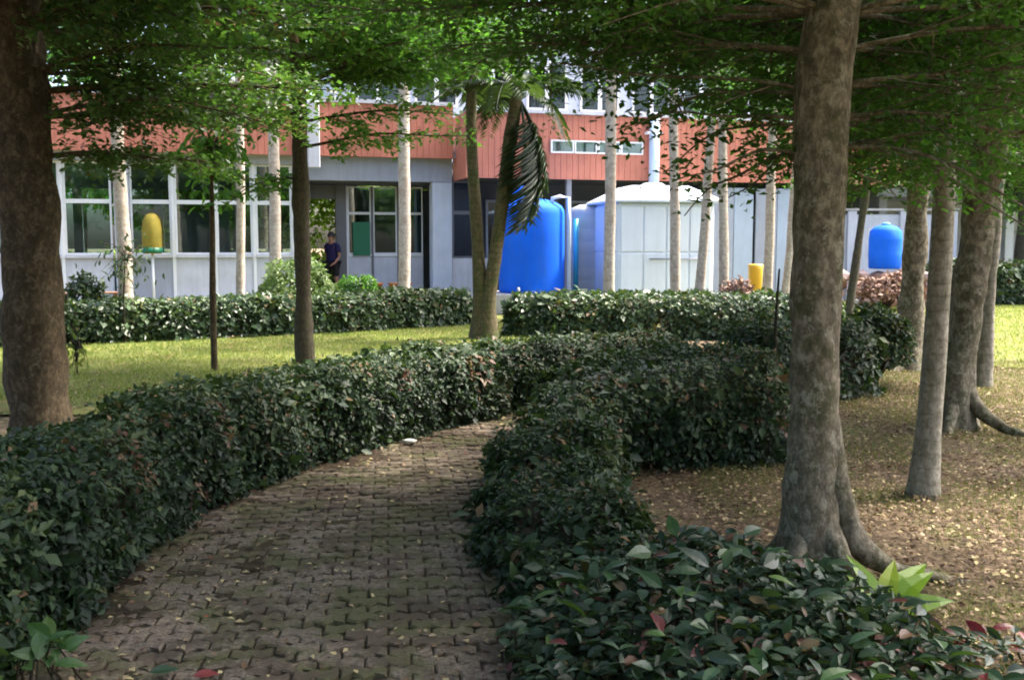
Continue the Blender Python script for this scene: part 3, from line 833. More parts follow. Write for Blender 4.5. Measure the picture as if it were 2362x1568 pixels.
MB().lathe([(0.26, 2.802), (0.27, 2.84), (0.2, 2.88), (0.05, 2.9)], (0, 0, 0), 20).build('hatch', M['white_plastic'], lid)
MB().tube([(-0.35, -1.07, 1.2), (0.75, -1.07, 1.2)], 0.018, 8).build('handrail', M['grey_panel'], wt)
for x in (-0.35, 0.2, 0.75):
    MB().tube([(x, -1.07, 1.2), (x, -1.0, 1.2)], 0.014, 6).build('bracket', M['grey_panel'], wt)

wt.scale = (1.04, 1.0, 1.0)
gt = thing('water_tank', (1.9, 24.0, 0.0), 'pale grey-blue tank half hidden behind the white box-shaped tank', 'tank')
prof = [(0.52, 0.3), (0.55, 0.33)]
for k in range(6):
    z = 0.4 + k * 0.3
    prof += [(0.555, z), (0.555, z + 0.25), (0.552, z + 0.26), (0.552, z + 0.28)]
prof += [(0.555, 2.25), (0.5, 2.36), (0.3, 2.44), (0.1, 2.46)]
MB().lathe(prof, seg=40).build('body', M['pale_grey'], gt)
MB().lathe([(0.58, 0.0), (0.58, 0.298)], seg=32).build('base', M['concrete'], gt)
tp = MB().tube([(-0.42, -0.62, 0.32), (-0.42, -0.62, 2.1)], 0.06, 12).build('standpipe', M['turquoise'], gt)
MB().tube([(-0.42, -0.62, 0.36), (0.15, -0.62, 0.36)], 0.05, 10).build('outlet', M['turquoise'], gt)

# yellow bin, blue drum on rubble wall at the right
yb2 = thing('litter_bin', (5.15, 21.3, 0.0), 'orange-yellow bin on a short post among the pale trunks', 'bin')
MB().lathe([(0.12, 0.55), (0.14, 0.58), (0.155, 1.0), (0.16, 1.08), (0.13, 1.1)], seg=20).build('body', M['yellow'], yb2)
MB().tube([(0, 0, 0), (0, 0, 0.56)], 0.035, 8).build('post', M['dark_frame'], yb2)
rw = thing('rubble_wall', (8.9, 24.2, 0.0), 'low heap of pinkish rubble stones under the small blue drum', 'wall')
gs = np.random.default_rng(5)
ico_v = [(0,0,1),(0.89,0,0.45),(0.28,0.85,0.45),(-0.72,0.53,0.45),(-0.72,-0.53,0.45),(0.28,-0.85,0.45),(0.72,0.53,-0.45),(-0.28,0.85,-0.45),(-0.89,0,-0.45),(-0.28,-0.85,-0.45),(0.72,-0.53,-0.45),(0,0,-1)]
ico_f = [(0,1,2),(0,2,3),(0,3,4),(0,4,5),(0,5,1),(1,6,2),(2,7,3),(3,8,4),(4,9,5),(5,10,1),(1,10,6),(2,6,7),(3,7,8),(4,8,9),(5,9,10),(11,7,6),(11,8,7),(11,9,8),(11,10,9),(11,6,10)]
for row in range(4):
    n = 8 - row
    for i in range(n):
        x = -1.2 + 2.4 * (i + 0.5) / n + gs.normal(0, 0.03); y = gs.normal(0, 0.08)
        s = gs.uniform(0.1, 0.24)
        vs = [(x + a * s * gs.uniform(0.7, 1.25), y + b * 0.35 * gs.uniform(0.75, 1.15), 0.13 + row * 0.21 + c * 0.15 * gs.uniform(0.7, 1.25)) for a, b, c in ico_v]
        MB().add(vs, ico_f).build('stone', M['stone' if gs.random() < 0.6 else 'wood' if gs.random() < 0.4 else 'concrete'], rw)
dr = thing('blue_drum', (8.95, 24.2, 0.93), 'small round-shouldered blue drum standing on a heap of pinkish stones', 'drum')
MB().lathe([(0.34, 0), (0.37, 0.04), (0.38, 0.3), (0.383, 0.33), (0.38, 0.36), (0.38, 0.66), (0.383, 0.69), (0.38, 0.72), (0.36, 0.9), (0.26, 1.0), (0.12, 1.04)], seg=32).build('body', M['blue'], dr)
MB().lathe([(0.1, 1.042), (0.1, 1.09), (0.06, 1.1)], seg=16).build('cap', M['light_blue'], dr)

# far pale pavilion at the right edge
pv = thing('pavilion', (15.5, 31, 0), 'pale open pavilion with posts beyond the sunny lawn at the right edge', 'building')
MB().box(-5, 6, 2.2, 2.4, 0, 2.9).build('wall', M['white_wall'], pv)
MB().box(-5.5, 6.5, -1.2, 3.4, 2.9, 3.15).build('roof', M['grey_wall'], pv)
for i in range(6):
    x = -4.6 + 1.9 * i
    MB().bbox(x, x + 0.25, -0.9, -0.65, 0.0, 2.898).build('post', M['white_wall'], pv)
MB().box(-5, 6, -1.2, 2.198, -0.02, 0.12).build('floor', M['concrete'], pv)
pw = thing('garden_wall', (9.9, 27.2, 0), 'pale wall beside the building behind the blue drum', 'wall')
MB().box(-2.2, 2.0, -0.1, 0.1, 0, 2.3).build('body', M['white_wall'], pw)
for x in (-2.2, -0.8, 0.6, 1.9):
    MB().bbox(x - 0.12, x + 0.12, -0.16, 0.16, 0, 2.4).build('pier', M['white_wall'], pw)
MB().box(-2.35, 2.05, -0.18, 0.18, 2.402, 2.46).build('coping', M['concrete'], pw)

# ------------------------------------------------------------------ person in the doorway
def skin_mesh(name, verts, edges, rad, mat, parent, root=0, sub=2):
    me = bpy.data.meshes.new(name)
    me.from_pydata(verts, edges, [])
    o = bpy.data.objects.new(name, me); link(o, parent)
    sk = o.modifiers.new('skin', 'SKIN'); sk.use_smooth_shade = True
    for i, r in enumerate(rad):
        d = me.skin_vertices[0].data[i]
        d.radius = r if isinstance(r, tuple) else (r, r)
        d.use_root = (i == root)
    ss = o.modifiers.new('sub', 'SUBSURF'); ss.levels = sub; ss.render_levels = sub
    me.materials.append(mat)
    return o

px, py, _ = BW(-2.93, 0.75)
person = thing('person', (px, py, 0.15), 'person in a dark navy shirt and black shorts walking through the open doorway', 'person', rz=R(-25))
# x right of the body, -y the way it walks (towards the doorway's inside), z up
J = {'pelvis': (0, 0, 0.88), 'waist': (0, 0.01, 1.0), 'chest': (0, 0.0, 1.2), 'neck0': (0, 0.0, 1.36), 'neck1': (0, -0.015, 1.43), 'head0': (0, -0.03, 1.5), 'head1': (0, -0.025, 1.6),
     'hipL': (-0.09, 0, 0.85), 'kneeL': (-0.1, -0.12, 0.47), 'ankL': (-0.1, -0.02, 0.08), 'toeL': (-0.1, -0.19, 0.035),
     'hipR': (0.09, 0, 0.85), 'kneeR': (0.1, 0.03, 0.47), 'ankR': (0.1, 0.2, 0.1), 'toeR': (0.1, 0.06, 0.03),
     'shL': (-0.17, 0.0, 1.32), 'elL': (-0.22, 0.1, 1.06), 'wrL': (-0.2, 0.0, 0.83), 'paL': (-0.19, -0.03, 0.76),
     'shR': (0.17, 0.0, 1.32), 'elR': (0.23, 0.0, 1.06), 'wrR': (0.2, -0.17, 0.9), 'paR': (0.19, -0.23, 0.87)}
rd = {'pelvis': (0.15, 0.105), 'waist': (0.13, 0.095), 'chest': (0.155, 0.105), 'neck0': 0.07, 'neck1': 0.05, 'head0': (0.07, 0.085), 'head1': (0.072, 0.09),
      'hipL': 0.085, 'kneeL': 0.055, 'ankL': 0.036, 'toeL': (0.035, 0.022), 'hipR': 0.085, 'kneeR': 0.055, 'ankR': 0.036, 'toeR': (0.035, 0.022),
      'shL': 0.055, 'elL': 0.038, 'wrL': 0.026, 'paL': (0.018, 0.034), 'shR': 0.055, 'elR': 0.038, 'wrR': 0.026, 'paR': (0.018, 0.034)}
E_ = [('pelvis', 'waist'), ('waist', 'chest'), ('chest', 'neck0'), ('neck0', 'neck1'), ('neck1', 'head0'), ('head0', 'head1')]
for s in 'LR':
    E_ += [('pelvis', 'hip' + s), ('hip' + s, 'knee' + s), ('knee' + s, 'ank' + s), ('ank' + s, 'toe' + s), ('neck0', 'sh' + s), ('sh' + s, 'el' + s), ('el' + s, 'wr' + s), ('wr' + s, 'pa' + s)]
    p = np.array(J['pa' + s]); d = unit(p - np.array(J['wr' + s]))
    for k, (off, ln) in enumerate(((-0.024, 0.065), (-0.008, 0.075), (0.008, 0.07), (0.024, 0.055), (-0.04, 0.03))):
        a = p + np.array([0, off, 0.0]) + d * (0.02 if k < 4 else -0.02); b2 = a + d * ln * 0.6 + [0, -0.01 if k == 4 else 0, 0]
        c2 = b2 + d * ln * 0.4 + np.array([0.012 if s == 'L' else -0.012, 0, -0.006])
        for nm, q, rr in ((f'fa{s}{k}', a, 0.0095), (f'fb{s}{k}', b2, 0.0085), (f'fc{s}{k}', c2, 0.007)):
            J[nm] = tuple(q); rd[nm] = rr
        E_ += [('pa' + s, f'fa{s}{k}'), (f'fa{s}{k}', f'fb{s}{k}'), (f'fb{s}{k}', f'fc{s}{k}')]
names = list(J); ix = {n: i for i, n in enumerate(names)}
skin_mesh('body', [J[n] for n in names], [(ix[a], ix[b]) for a, b in E_], [rd[n] for n in names], M['skin'], person)
sh = ['pelvis', 'waist', 'chest', 'neck0', 'shL', 'shR', 'elL', 'elR']
sx = {n: i for i, n in enumerate(sh)}
vv = [J[n] for n in sh]
vv[6] = tuple(0.3 * np.array(J['shL']) + 0.7 * np.array(J['elL'])); vv[7] = tuple(0.3 * np.array(J['shR']) + 0.7 * np.array(J['elR']))
skin_mesh('shirt', vv, [(0, 1), (1, 2), (2, 3), (3, 4), (3, 5), (4, 6), (5, 7)], [(0.175, 0.13), (0.155, 0.12), (0.18, 0.13), 0.085, 0.075, 0.075, 0.062, 0.062], M['navy'], person)
st = ['pelvis', 'hipL', 'kneeL', 'hipR', 'kneeR']
skin_mesh('shorts', [J['pelvis'], J['hipL'], tuple(np.array(J['kneeL']) + [0, 0, 0.06]), J['hipR'], tuple(np.array(J['kneeR']) + [0, 0, 0.06])], [(0, 1), (1, 2), (0, 3), (3, 4)], [(0.165, 0.12), 0.105, 0.085, 0.105, 0.085], M['black_cloth'], person)
hm = MB()
vs, fs = [], []
for i in range(9):
    ph = math.pi * 0.62 * i / 8
    for j in range(18):
        t = 2 * math.pi * j / 18
        front = max(0, -math.sin(t))
        p2 = ph * (1 - 0.35 * front)
        vs.append((0.088 * math.sin(p2) * math.cos(t), -0.02 + 0.108 * math.sin(p2) * math.sin(t), 1.565 + 0.115 * math.cos(p2)))
for i in range(8):
    for j in range(18):
        k = (j + 1) % 18
        fs.append((i*18+j, (i+1)*18+j, (i+1)*18+k, i*18+k))
hm.add(vs, fs, True).build('hair', M['hair'], person)
fm = MB()
fm.add([(-0.014, -0.118, 1.5), (0.014, -0.118, 1.5), (0, -0.115, 1.555), (0, -0.143, 1.51)], [(0, 1, 3), (1, 2, 3), (2, 0, 3)]).build('nose', M['skin'], person)
for s in (-1, 1):
    MB().lathe([(0.002, -0.028), (0.018, -0.01), (0.02, 0.012), (0.004, 0.03)], (s * 0.088, -0.01, 1.53), 8).build('ear', M['skin'], person)
    MB().lathe([(0.002, -0.007), (0.011, 0), (0.002, 0.007)], (s * 0.03, -0.112, 1.55), 8).build('eye', M['hair'], person)
MB().bbox(-0.024, 0.024, -0.122, -0.112, 1.466, 1.474, 0.002).build('mouth', M['terracotta'], person)

# ------------------------------------------------------------------ trunks, trees
def trunk_mesh(pts, rad, mat, name='trunk', parent=None, seg=22, flare=0.0, flare_h=0.35, lobes=5, lump=0.035, seed=0, n=60, squash=None):
    path = smooth_path(np.c_[np.asarray(pts, float), np.asarray(rad, float)], n)
    C, rr = path[:, :3], path[:, 3]
    a = np.arange(seg) * 2 * math.pi / seg
    ring = np.stack([np.cos(a), np.sin(a), 0 * a], 1)
    z = C[:, 2] - C[0, 2]
    k = 1 + flare * np.exp(-z / flare_h)[:, None] * (0.75 + 0.5 * np.cos(lobes * a + seed)[None, :] ** 2)
    V = C[:, None, :] + ring[None] * (rr[:, None] * k)[..., None]
    nz = vnoise(V * [1, 1, 0.5], 5.0, seed + 1) * 0.6 + vnoise(V * [1, 1, 0.6], 14.0, seed + 2) * 0.4
    V += ring[None] * (nz * lump * rr[:, None] / 0.12)[..., None]
    nseg = len(C)
    i = np.arange(nseg * seg).reshape(nseg, seg)
    F = np.stack([i[:-1], np.roll(i[:-1], -1, 1), np.roll(i[1:], -1, 1), i[1:]], -1).reshape(-1, 4)
    V = V.reshape(-1, 3)
    if parent is not None: V = V - np.array(parent.location)
    o = bpy.data.objects.new(name, np_mesh(name, V, F, mat, True)); link(o, parent)
    return o

def root_part(parent, pts, rad, mat, seed=0):
    path = smooth_path(np.c_[np.asarray(pts, float), np.asarray(rad, float)], 26)
    C, rr = path[:, :3], path[:, 3]
    m = MB().tube(C, rr, 12)
    V = np.array(m.v); V += vnoise(V, 9, seed)[:, None] * 0.012
    m.v = [tuple(q) for q in V]
    return m.build('root', mat, parent, True)

class Foliage:
    def __init__(s): s.P, s.D, s.N, s.L = [], [], [], []
    def add(s, P, D, N, L): s.P.append(P); s.D.append(D); s.N.append(N); s.L.append(L)
    def done(s): return [np.concatenate(q) for q in (s.P, s.D, s.N, s.L)]
    def count(s): return sum(len(p) for p in s.P)

def spray(fol, wood, base, az, L, rise, droop, g, leaf=0.045, step=0.13, gap=0.055, per=4, r0=0.03, spread=0.38, tilt=0.1, puff=0.5):
    """a tier branch: leader, side shoots spreading from it and hanging a little, rosettes of small leaves along the shoots"""
    base = np.asarray(base, float)
    d = np.array([math.cos(az), math.sin(az), 0]); side = np.array([-d[1], d[0], 0])
    t = np.linspace(0, 1, 12)
    wig = 0.07 * L * np.sin(t * g.uniform(3, 6) + g.uniform(0, 6)) * t
    main = base + np.outer(t * L, d) + np.outer(wig, side)
    main[:, 2] += rise * t - droop * t ** 2 + 0.03 * np.sin(t * g.uniform(6, 11) + g.uniform(0, 6)) * t
    wood.tube(main, r0 * (1 - t) ** 0.9 + 0.003, 6, cap=False)
    ts = np.arange(0.16, 1.0, step / L)
    P_, D_, N_ = [], [], []
    for tt in ts:
        for sgn in (1, -1):
            if g.random() < 0.1: continue
            o = np.array([np.interp(tt, t, main[:, i]) for i in range(3)])
            ang = R(g.uniform(35, 75)) * sgn
            sd = d * math.cos(ang) + side * math.sin(ang)
            ln = L * spread * (1.05 - tt * 0.75) * g.uniform(0.45, 1.2)
            n = max(2, int(ln / gap))
            q = np.linspace(0.12, 1, n)
            pts = o + np.outer(q * ln, sd)
            pts[:, 2] += g.normal(0.0, 0.3) * puff * q * ln - 0.22 * puff * (q * ln) ** 2
            pts += g.normal(0, 0.014, pts.shape)
            if ln > 0.25: wood.tube([o, pts[n // 2], pts[-1]], [0.006, 0.004, 0.002], 3, cap=False)
            pp = np.repeat(pts, per, 0)
            m = len(pp)
            aa = g.uniform(0, 2 * math.pi, m)
            D = np.c_[np.cos(aa), np.sin(aa), g.normal(tilt - 0.2, 0.5, m)] + 0.4 * sd
            N = np.c_[g.normal(0, 0.6, (m, 2)), np.ones(m)]
            off = g.normal(0, 0.02, (m, 3)); off[:, 2] = g.normal(-0.015, 0.045, m)
            P_.append(pp + off); D_.append(D); N_.append(N)
    if P_:
        P_ = np.concatenate(P_)
        fol.add(P_, np.concatenate(D_), np.concatenate(N_), leaf * g.uniform(0.65, 1.3, len(P_)))

def tier_tree(name, label, base, trunk_pts, trunk_rad, mat, leafmat, tiers, seed, roots=(), flare=0.5, flare_h=0.3, leaf=0.045, group=None, kind='leaf2', lump=0.035, step=0.13, gap=0.055, per=4, thin=1.0, puff=0.6):
    """tiers: (height, [azimuths in degrees], length, rise, droop)"""
    g = np.random.default_rng(seed)
    o = thing(name, base, label, 'tree', group)
    tp = np.asarray(trunk_pts, float)
    trunk_mesh(tp, trunk_rad, mat, 'trunk', o, flare=flare, flare_h=flare_h, seed=seed, lump=lump)
    for i, (pts, rad) in enumerate(roots): root_part(o, pts, rad, mat, seed + i)
    fol, wood = Foliage(), MB()
    for (z, azs, L, rise, droop) in tiers:
        b = np.array([np.interp(z, tp[:, 2], tp[:, i]) for i in range(3)])
        hi_ = z >= 3.6 and base[1] < 10
        for az in azs:
            spray(fol, wood, b, R(az + g.uniform(-8, 8)), L * g.uniform(0.85, 1.12), rise + g.normal(0, 0.05), droop * g.uniform(0.7, 1.3), g, leaf=leaf * (2.0 if hi_ else 1), r0=(0.008 + 0.005 * L) * thin, puff=puff, step=step * (1.3 if hi_ else 1), gap=gap * (1.3 if hi_ else 1), per=per)
    wood.build('branches', mat, o, True)['kind'] = 'stuff'
    P, D, N, L = fol.done()
    rn = np.clip(0.5 + 0.3 * vnoise(P, 1.6, seed) + g.normal(0, 0.22, len(P)), 0, 1)
    leaf_mass('crown', P, D, N, L, g.uniform(0.42, 0.6, len(P)), kind, leafmat, o, rn, g)
    return o, len(P)

NL = 0
# azimuth: 0 = +x (right), 90 = away from the camera, 180 = left, 270 = towards the camera
high = lambda zs, n, L, ph=0: [(z, [ph + 37 * i + k * 360 / n for k in range(n)], L * (1 - 0.07 * i), 0.5, 0.25) for i, z in enumerate(zs)]
big, n_ = tier_tree('tier_tree', 'nearest tree with a stout trunk and pale roots on the right', (1.41, 4.56, 0),
    [(1.39, 4.56, -0.05), (1.39, 4.56, 0.3), (1.38, 4.57, 1.0), (1.39, 4.6, 1.75), (1.39, 4.62, 2.05), (1.42, 4.63, 2.35), (1.48, 4.64, 2.9), (1.55, 4.65, 4.5), (1.6, 4.65, 7.0)],
    [0.13, 0.12, 0.109, 0.112, 0.122, 0.12, 0.115, 0.10, 0.05], M['bark'], M['term'],
    [(1.95, [40, 75, 110, 145, 175], 0.7, 0.12, 0.3), (1.97, [5, 20, 350], 1.2, 0.2, 0.5), (2.08, [80, 130, 165], 0.95, 0.2, 0.25), (2.1, [12, 30, 50], 1.6, 0.25, 0.4), (2.22, [70, 100, 130, 165], 1.3, 0.3, 0.2), (2.25, [25, 355], 1.8, 0.3, 0.3), (2.4, [55, 80, 105, 130, 155, 5, 35], 2.1, 0.45, 0.2), (2.58, [60, 85, 110, 132, 155, 180, 205, 18, 40, 340], 2.9, 0.4, 0.25), (2.8, [55, 78, 98, 118, 138, 160, 190, 240, 290, 335, 15, 36], 3.3, 0.4, 0.2), (3.1, [45, 70, 95, 115, 135, 155, 185, 225, 280, 330, 10], 3.5, 0.35, 0.2)]
    + high([3.6, 4.3, 5.1, 6.0], 8, 3.6, 15), 21,
    roots=[([(1.42, 4.55, 0.95), (1.46, 4.53, 0.6), (1.51, 4.51, 0.32), (1.61, 4.48, 0.13), (1.77, 4.47, 0.05), (1.97, 4.5, 0.015), (2.17, 4.56, -0.05)], [0.05, 0.06, 0.06, 0.05, 0.036, 0.028, 0.015]),
           ([(1.39, 4.56, 0.5), (1.44, 4.48, 0.25), (1.5, 4.38, 0.08), (1.61, 4.24, 0.0), (1.7, 4.12, -0.05)], [0.05, 0.055, 0.042, 0.028, 0.015]),
           ([(1.38, 4.57, 0.5), (1.33, 4.5, 0.22), (1.25, 4.4, 0.05), (1.17, 4.28, -0.05)], [0.05, 0.055, 0.04, 0.025]),
           ([(1.38, 4.58, 0.5), (1.35, 4.68, 0.2), (1.29, 4.84, 0.03), (1.25, 5.0, -0.05)], [0.05, 0.055, 0.04, 0.025])], flare=0.3, flare_h=0.2, leaf=0.046, per=5, thin=0.6, puff=0.6)
NL += n_
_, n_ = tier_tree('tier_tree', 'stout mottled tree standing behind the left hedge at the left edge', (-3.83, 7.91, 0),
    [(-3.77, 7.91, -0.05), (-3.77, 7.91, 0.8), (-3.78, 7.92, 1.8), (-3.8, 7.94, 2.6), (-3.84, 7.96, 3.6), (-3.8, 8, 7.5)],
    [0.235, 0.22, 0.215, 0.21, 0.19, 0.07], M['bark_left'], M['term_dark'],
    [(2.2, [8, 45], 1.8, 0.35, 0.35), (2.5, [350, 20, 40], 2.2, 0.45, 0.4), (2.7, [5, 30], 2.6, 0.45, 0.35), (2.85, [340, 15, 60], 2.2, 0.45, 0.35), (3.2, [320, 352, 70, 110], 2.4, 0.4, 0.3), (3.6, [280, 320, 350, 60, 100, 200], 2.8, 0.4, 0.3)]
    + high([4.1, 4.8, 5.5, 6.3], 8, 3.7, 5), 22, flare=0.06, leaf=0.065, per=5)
NL += n_
_, n_ = tier_tree('tier_tree', 'leaning tree with a spreading dark root on the litter at the right', (3.84, 8.38, 0),
    [(3.72, 8.38, -0.05), (3.75, 8.39, 0.5), (3.85, 8.42, 1.4), (3.96, 8.46, 2.4), (4.1, 8.6, 3.6), (4.4, 8.7, 7)],
    [0.17, 0.15, 0.138, 0.134, 0.13, 0.05], M['bark'], M['term'],
    [(2.15, [110, 150, 190, 230, 20, 330], 1.3, 0.2, 0.4), (2.45, [90, 130, 165, 200, 240, 0, 320, 40], 1.9, 0.25, 0.35), (2.8, [70, 105, 140, 175, 210, 250, 300, 345, 25], 2.4, 0.3, 0.3), (3.2, [50, 85, 120, 155, 190, 225, 260, 305, 350, 15], 2.7, 0.3, 0.3), (3.65, [70, 105, 140, 180, 220, 270, 320, 0, 35], 2.9, 0.3, 0.3)]
    + high([4.6], 5, 2.2, 25), 23,
    roots=[([(3.75, 8.38, 0.5), (3.84, 8.3, 0.22), (3.97, 8.15, 0.07), (4.08, 7.92, 0.02), (4.14, 7.65, -0.04)], [0.07, 0.075, 0.05, 0.035, 0.02]), ([(3.74, 8.38, 0.45), (3.66, 8.27, 0.18), (3.58, 8.14, 0.03), (3.52, 7.97, -0.05)], [0.06, 0.07, 0.045, 0.02])],
    flare=0.45, flare_h=0.25, leaf=0.06, per=5)
NL += n_
_, n_ = tier_tree('tier_tree', 'brown tree with a flared foot behind the grey ringed palm', (4.91, 12.36, 0),
    [(4.91, 12.36, -0.05), (4.92, 12.36, 0.6), (4.95, 12.38, 2.0), (4.95, 12.4, 3.4), (5.0, 12.5, 7)],
    [0.2, 0.14, 0.13, 0.125, 0.05], M['bark'], M['term'],
    [(2.6, [150, 190, 230, 270, 310, 20], 1.5, 0.2, 0.4), (3.0, [130, 165, 200, 235, 270, 310, 0], 2.1, 0.3, 0.3), (3.5, [110, 150, 185, 215, 250, 290, 340], 2.5, 0.3, 0.3), (4.05, [100, 140, 175, 205, 240, 280, 330], 2.8, 0.3, 0.3)] + high([5.0], 4, 1.8, 10), 24,
    roots=[([(4.91, 12.36, 0.5), (4.82, 12.25, 0.22), (4.7, 12.1, 0.05), (4.55, 11.95, -0.05)], [0.07, 0.085, 0.06, 0.03])], flare=0.6, flare_h=0.25, leaf=0.085, step=0.17, gap=0.075, per=5)
NL += n_
_, n_ = tier_tree('tier_tree', 'slender dark-trunked tree rising from behind the left hedge', (-2.46, 11.86, 0),
    [(-2.46, 11.86, -0.05), (-2.46, 11.86, 0.8), (-2.47, 11.88, 2.2), (-2.5, 11.95, 4.4), (-2.5, 12, 7.5)],
    [0.12, 0.1, 0.095, 0.085, 0.04], M['bark_dark'], M['term'],
    [(2.3, [150, 190, 210], 0.9, 0.1, 0.35), (2.65, [348], 1.9, 0.35, 0.3), (2.95, [10], 2.0, 0.4, 0.3), (3.0, [225, 165], 1.3, 0.3, 0.35), (3.15, [195], 2.0, 0.4, 0.3), (3.35, [315, 335, 355, 20], 2.5, 0.5, 0.15), (3.65, [300, 325, 345, 5, 35, 70, 200, 240], 2.9, 0.45, 0.2), (3.95, [310, 330, 350, 10, 30, 60, 100, 140, 180, 220, 260], 3.1, 0.4, 0.2), (4.3, [0, 25, 50, 90, 140, 185, 225, 270, 310, 340], 3.1, 0.35, 0.25)]
    + high([4.8, 5.6], 6, 2.6, 30), 25, flare=0.15, leaf=0.085, step=0.17, gap=0.075, per=5)
NL += n_
_, n_ = tier_tree('tier_tree', 'thin grey tree right behind the leaning tree on the right', (5.14, 10.84, 0),
    [(5.12, 10.84, -0.05), (5.14, 10.84, 0.7), (5.2, 10.86, 2.0), (5.3, 10.9, 3.6), (5.4, 11, 6)],
    [0.085, 0.065, 0.06, 0.055, 0.03], M['bark_palm'], M['term'],
    [(3.0, [160, 220, 280, 340], 1.4, 0.3, 0.3), (3.6, [130, 190, 250, 310, 10], 1.8, 0.3, 0.3)] + high([4.3], 4, 1.6, 10), 26, flare=0.3, leaf=0.06, step=0.17, gap=0.075)
NL += n_
# tree seen through the trunks in the middle distance: crown of tiers above the V palm
_, n_ = tier_tree('tier_tree', 'thin slanting tree between the nearest tree and the pinkish stones', (6.05, 17.98, 0),
    [(6.02, 17.98, -0.05), (6.05, 17.98, 0.4), (6.18, 17.98, 1.6), (6.32, 17.98, 2.9), (6.5, 18, 5.5)],
    [0.09, 0.075, 0.07, 0.06, 0.03], M['bark_dark'], M['term'],
    [(2.7, [170, 220, 270, 0, 320], 1.5, 0.1, 0.3), (3.3, [180, 230, 280, 330], 2.0, 0.3, 0.3), (4.0, [150, 200, 250, 300, 350], 2.2, 0.3, 0.3)] + high([4.8], 6, 2.2, 20), 27, flare=0.3, leaf=0.08, step=0.22, gap=0.1)
NL += n_

# thin brown sapling with hanging dark leaves on the left lawn; a bare stake-like stem by hedge
def sapling(name, label, pts, rad, tuft, n, leaf, mat, leafmat, seed, spread=(0.25, 0.25, 0.2)):
    g = np.random.default_rng(seed)
    o = thing(name, pts[0][:2] + (0,), label, 'sapling')
    trunk_mesh(pts, rad, mat, 'stem', o, seg=10, lump=0.02, seed=seed, n=24)
    if n:
        P = np.array(tuft) + g.normal(0, 1, (n, 3)) * spread
        D = np.c_[g.normal(0, 0.6, (n, 2)), -0.5 + g.normal(0, 0.4, n)]
        N = np.c_[g.normal(0, 0.6, (n, 2)), np.ones(n) * 0.6]
        wd = MB()
        for i in range(0, n, max(1, n // 26)):
            wd.tube([np.array(pts[-1]) * 1.0 - [0, 0, 0.1], 0.5 * (np.array(pts[-1]) + P[i]) + [0, 0, 0.05], P[i]], [0.01, 0.007, 0.003], 4, cap=False)
        wd.build('twigs', mat, o, True)['kind'] = 'stuff'
        leaf_mass('leaves', P, D, N, leaf * g.uniform(0.7, 1.2, n), 0.36, 'leaf6', leafmat, o, None, g)
    return o
sapling('sapling', 'thin brown sapling with drooping dark leaves on the left lawn', [(-3.62, 12.14, 0), (-3.62, 12.14, 0.8), (-3.6, 12.14, 1.6), (-3.58, 12.12, 2.75)], [0.045, 0.04, 0.036, 0.02], (-3.55, 12.1, 2.6), 300, 0.16, M['bark_left'], M['term'], 31, (0.17, 0.17, 0.24))
sapling('sapling', 'very thin dark stem rising beside the hedge left of the nearest tree', [(2.03, 7.75, 0), (2.05, 7.75, 0.5), (2.04, 7.76, 0.9), (2.06, 7.76, 1.35)], [0.018, 0.016, 0.013, 0.008], (2.05, 7.75, 1.1), 0, 0.06, M['twig'], M['hedge'], 32, (0.05, 0.05, 0.2))
sapling('sapling', 'small leafy sapling in front of a pale trunk by the left wall', [(-5.95, 15.4, 0), (-5.96, 15.4, 0.7), (-5.9, 15.4, 1.4)], [0.018, 0.014, 0.008], (-5.93, 15.4, 1.25), 130, 0.11, M['twig'], M['palmleaf'], 33, (0.22, 0.2, 0.22))
sapling('seedling', 'small upright weed growing in the lawn by the left tree', [(-5.1, 11.7, 0), (-5.1, 11.7, 0.2), (-5.08, 11.7, 0.4)], [0.01, 0.008, 0.004], (-5.09, 11.7, 0.26), 40, 0.1, M['twig'], M['grass'], 34, (0.07, 0.07, 0.1))

# ------------------------------------------------------------------ palms
def frond_mesh(name, L, n, ll, mat, seed, arch=0.5):
    """frond along +x from the origin, arching down; leaflets both sides"""
    g = np.random.default_rng(seed)
    t = np.linspace(0, 1, 10)
    rach = np.c_[L * t * (1 - 0.12 * arch * t), 0 * t, L * (0.35 * t - arch * t ** 2.0)]
    m = MB().tube(rach, 0.022 * (1 - t) + 0.004, 5, cap=False)
    tt = np.linspace(0.14, 1.0, n)
    base = np.stack([np.interp(tt, t, rach[:, i]) for i in range(3)], 1)
    P, D, N, Ls = [], [], [], []
    for s in (1, -1):
        P.append(base)
        D.append(np.c_[0.55 + 0 * tt, s * np.ones(n), -0.5 + g.normal(0, 0.12, n)])
        N.append(np.c_[0.1 * np.ones(n), s * 0.35 + g.normal(0, 0.15, n), np.ones(n)])
        Ls.append(ll * (0.45 + 0.55 * np.sin(math.pi * np.clip(tt * 0.95, 0, 1))) * g.uniform(0.9, 1.1, n))
    V, F, k = leaf_arrays(np.concatenate(P), np.concatenate(D), np.concatenate(N), np.concatenate(Ls), 0.085, 'leaf4')
    nv = len(m.v)
    rv = np.r_[np.full(nv, 0.6), np.repeat(g.random(2 * n), k)]
    tri = []
    for q in m.f: tri += [(q[0], q[1], q[2]), (q[0], q[2], q[3])]
    Vv = np.r_[np.array(m.v), V]; Ff = np.r_[np.array(tri), F + nv]
    return np_mesh(name, Vv, Ff, mat, False, rv)

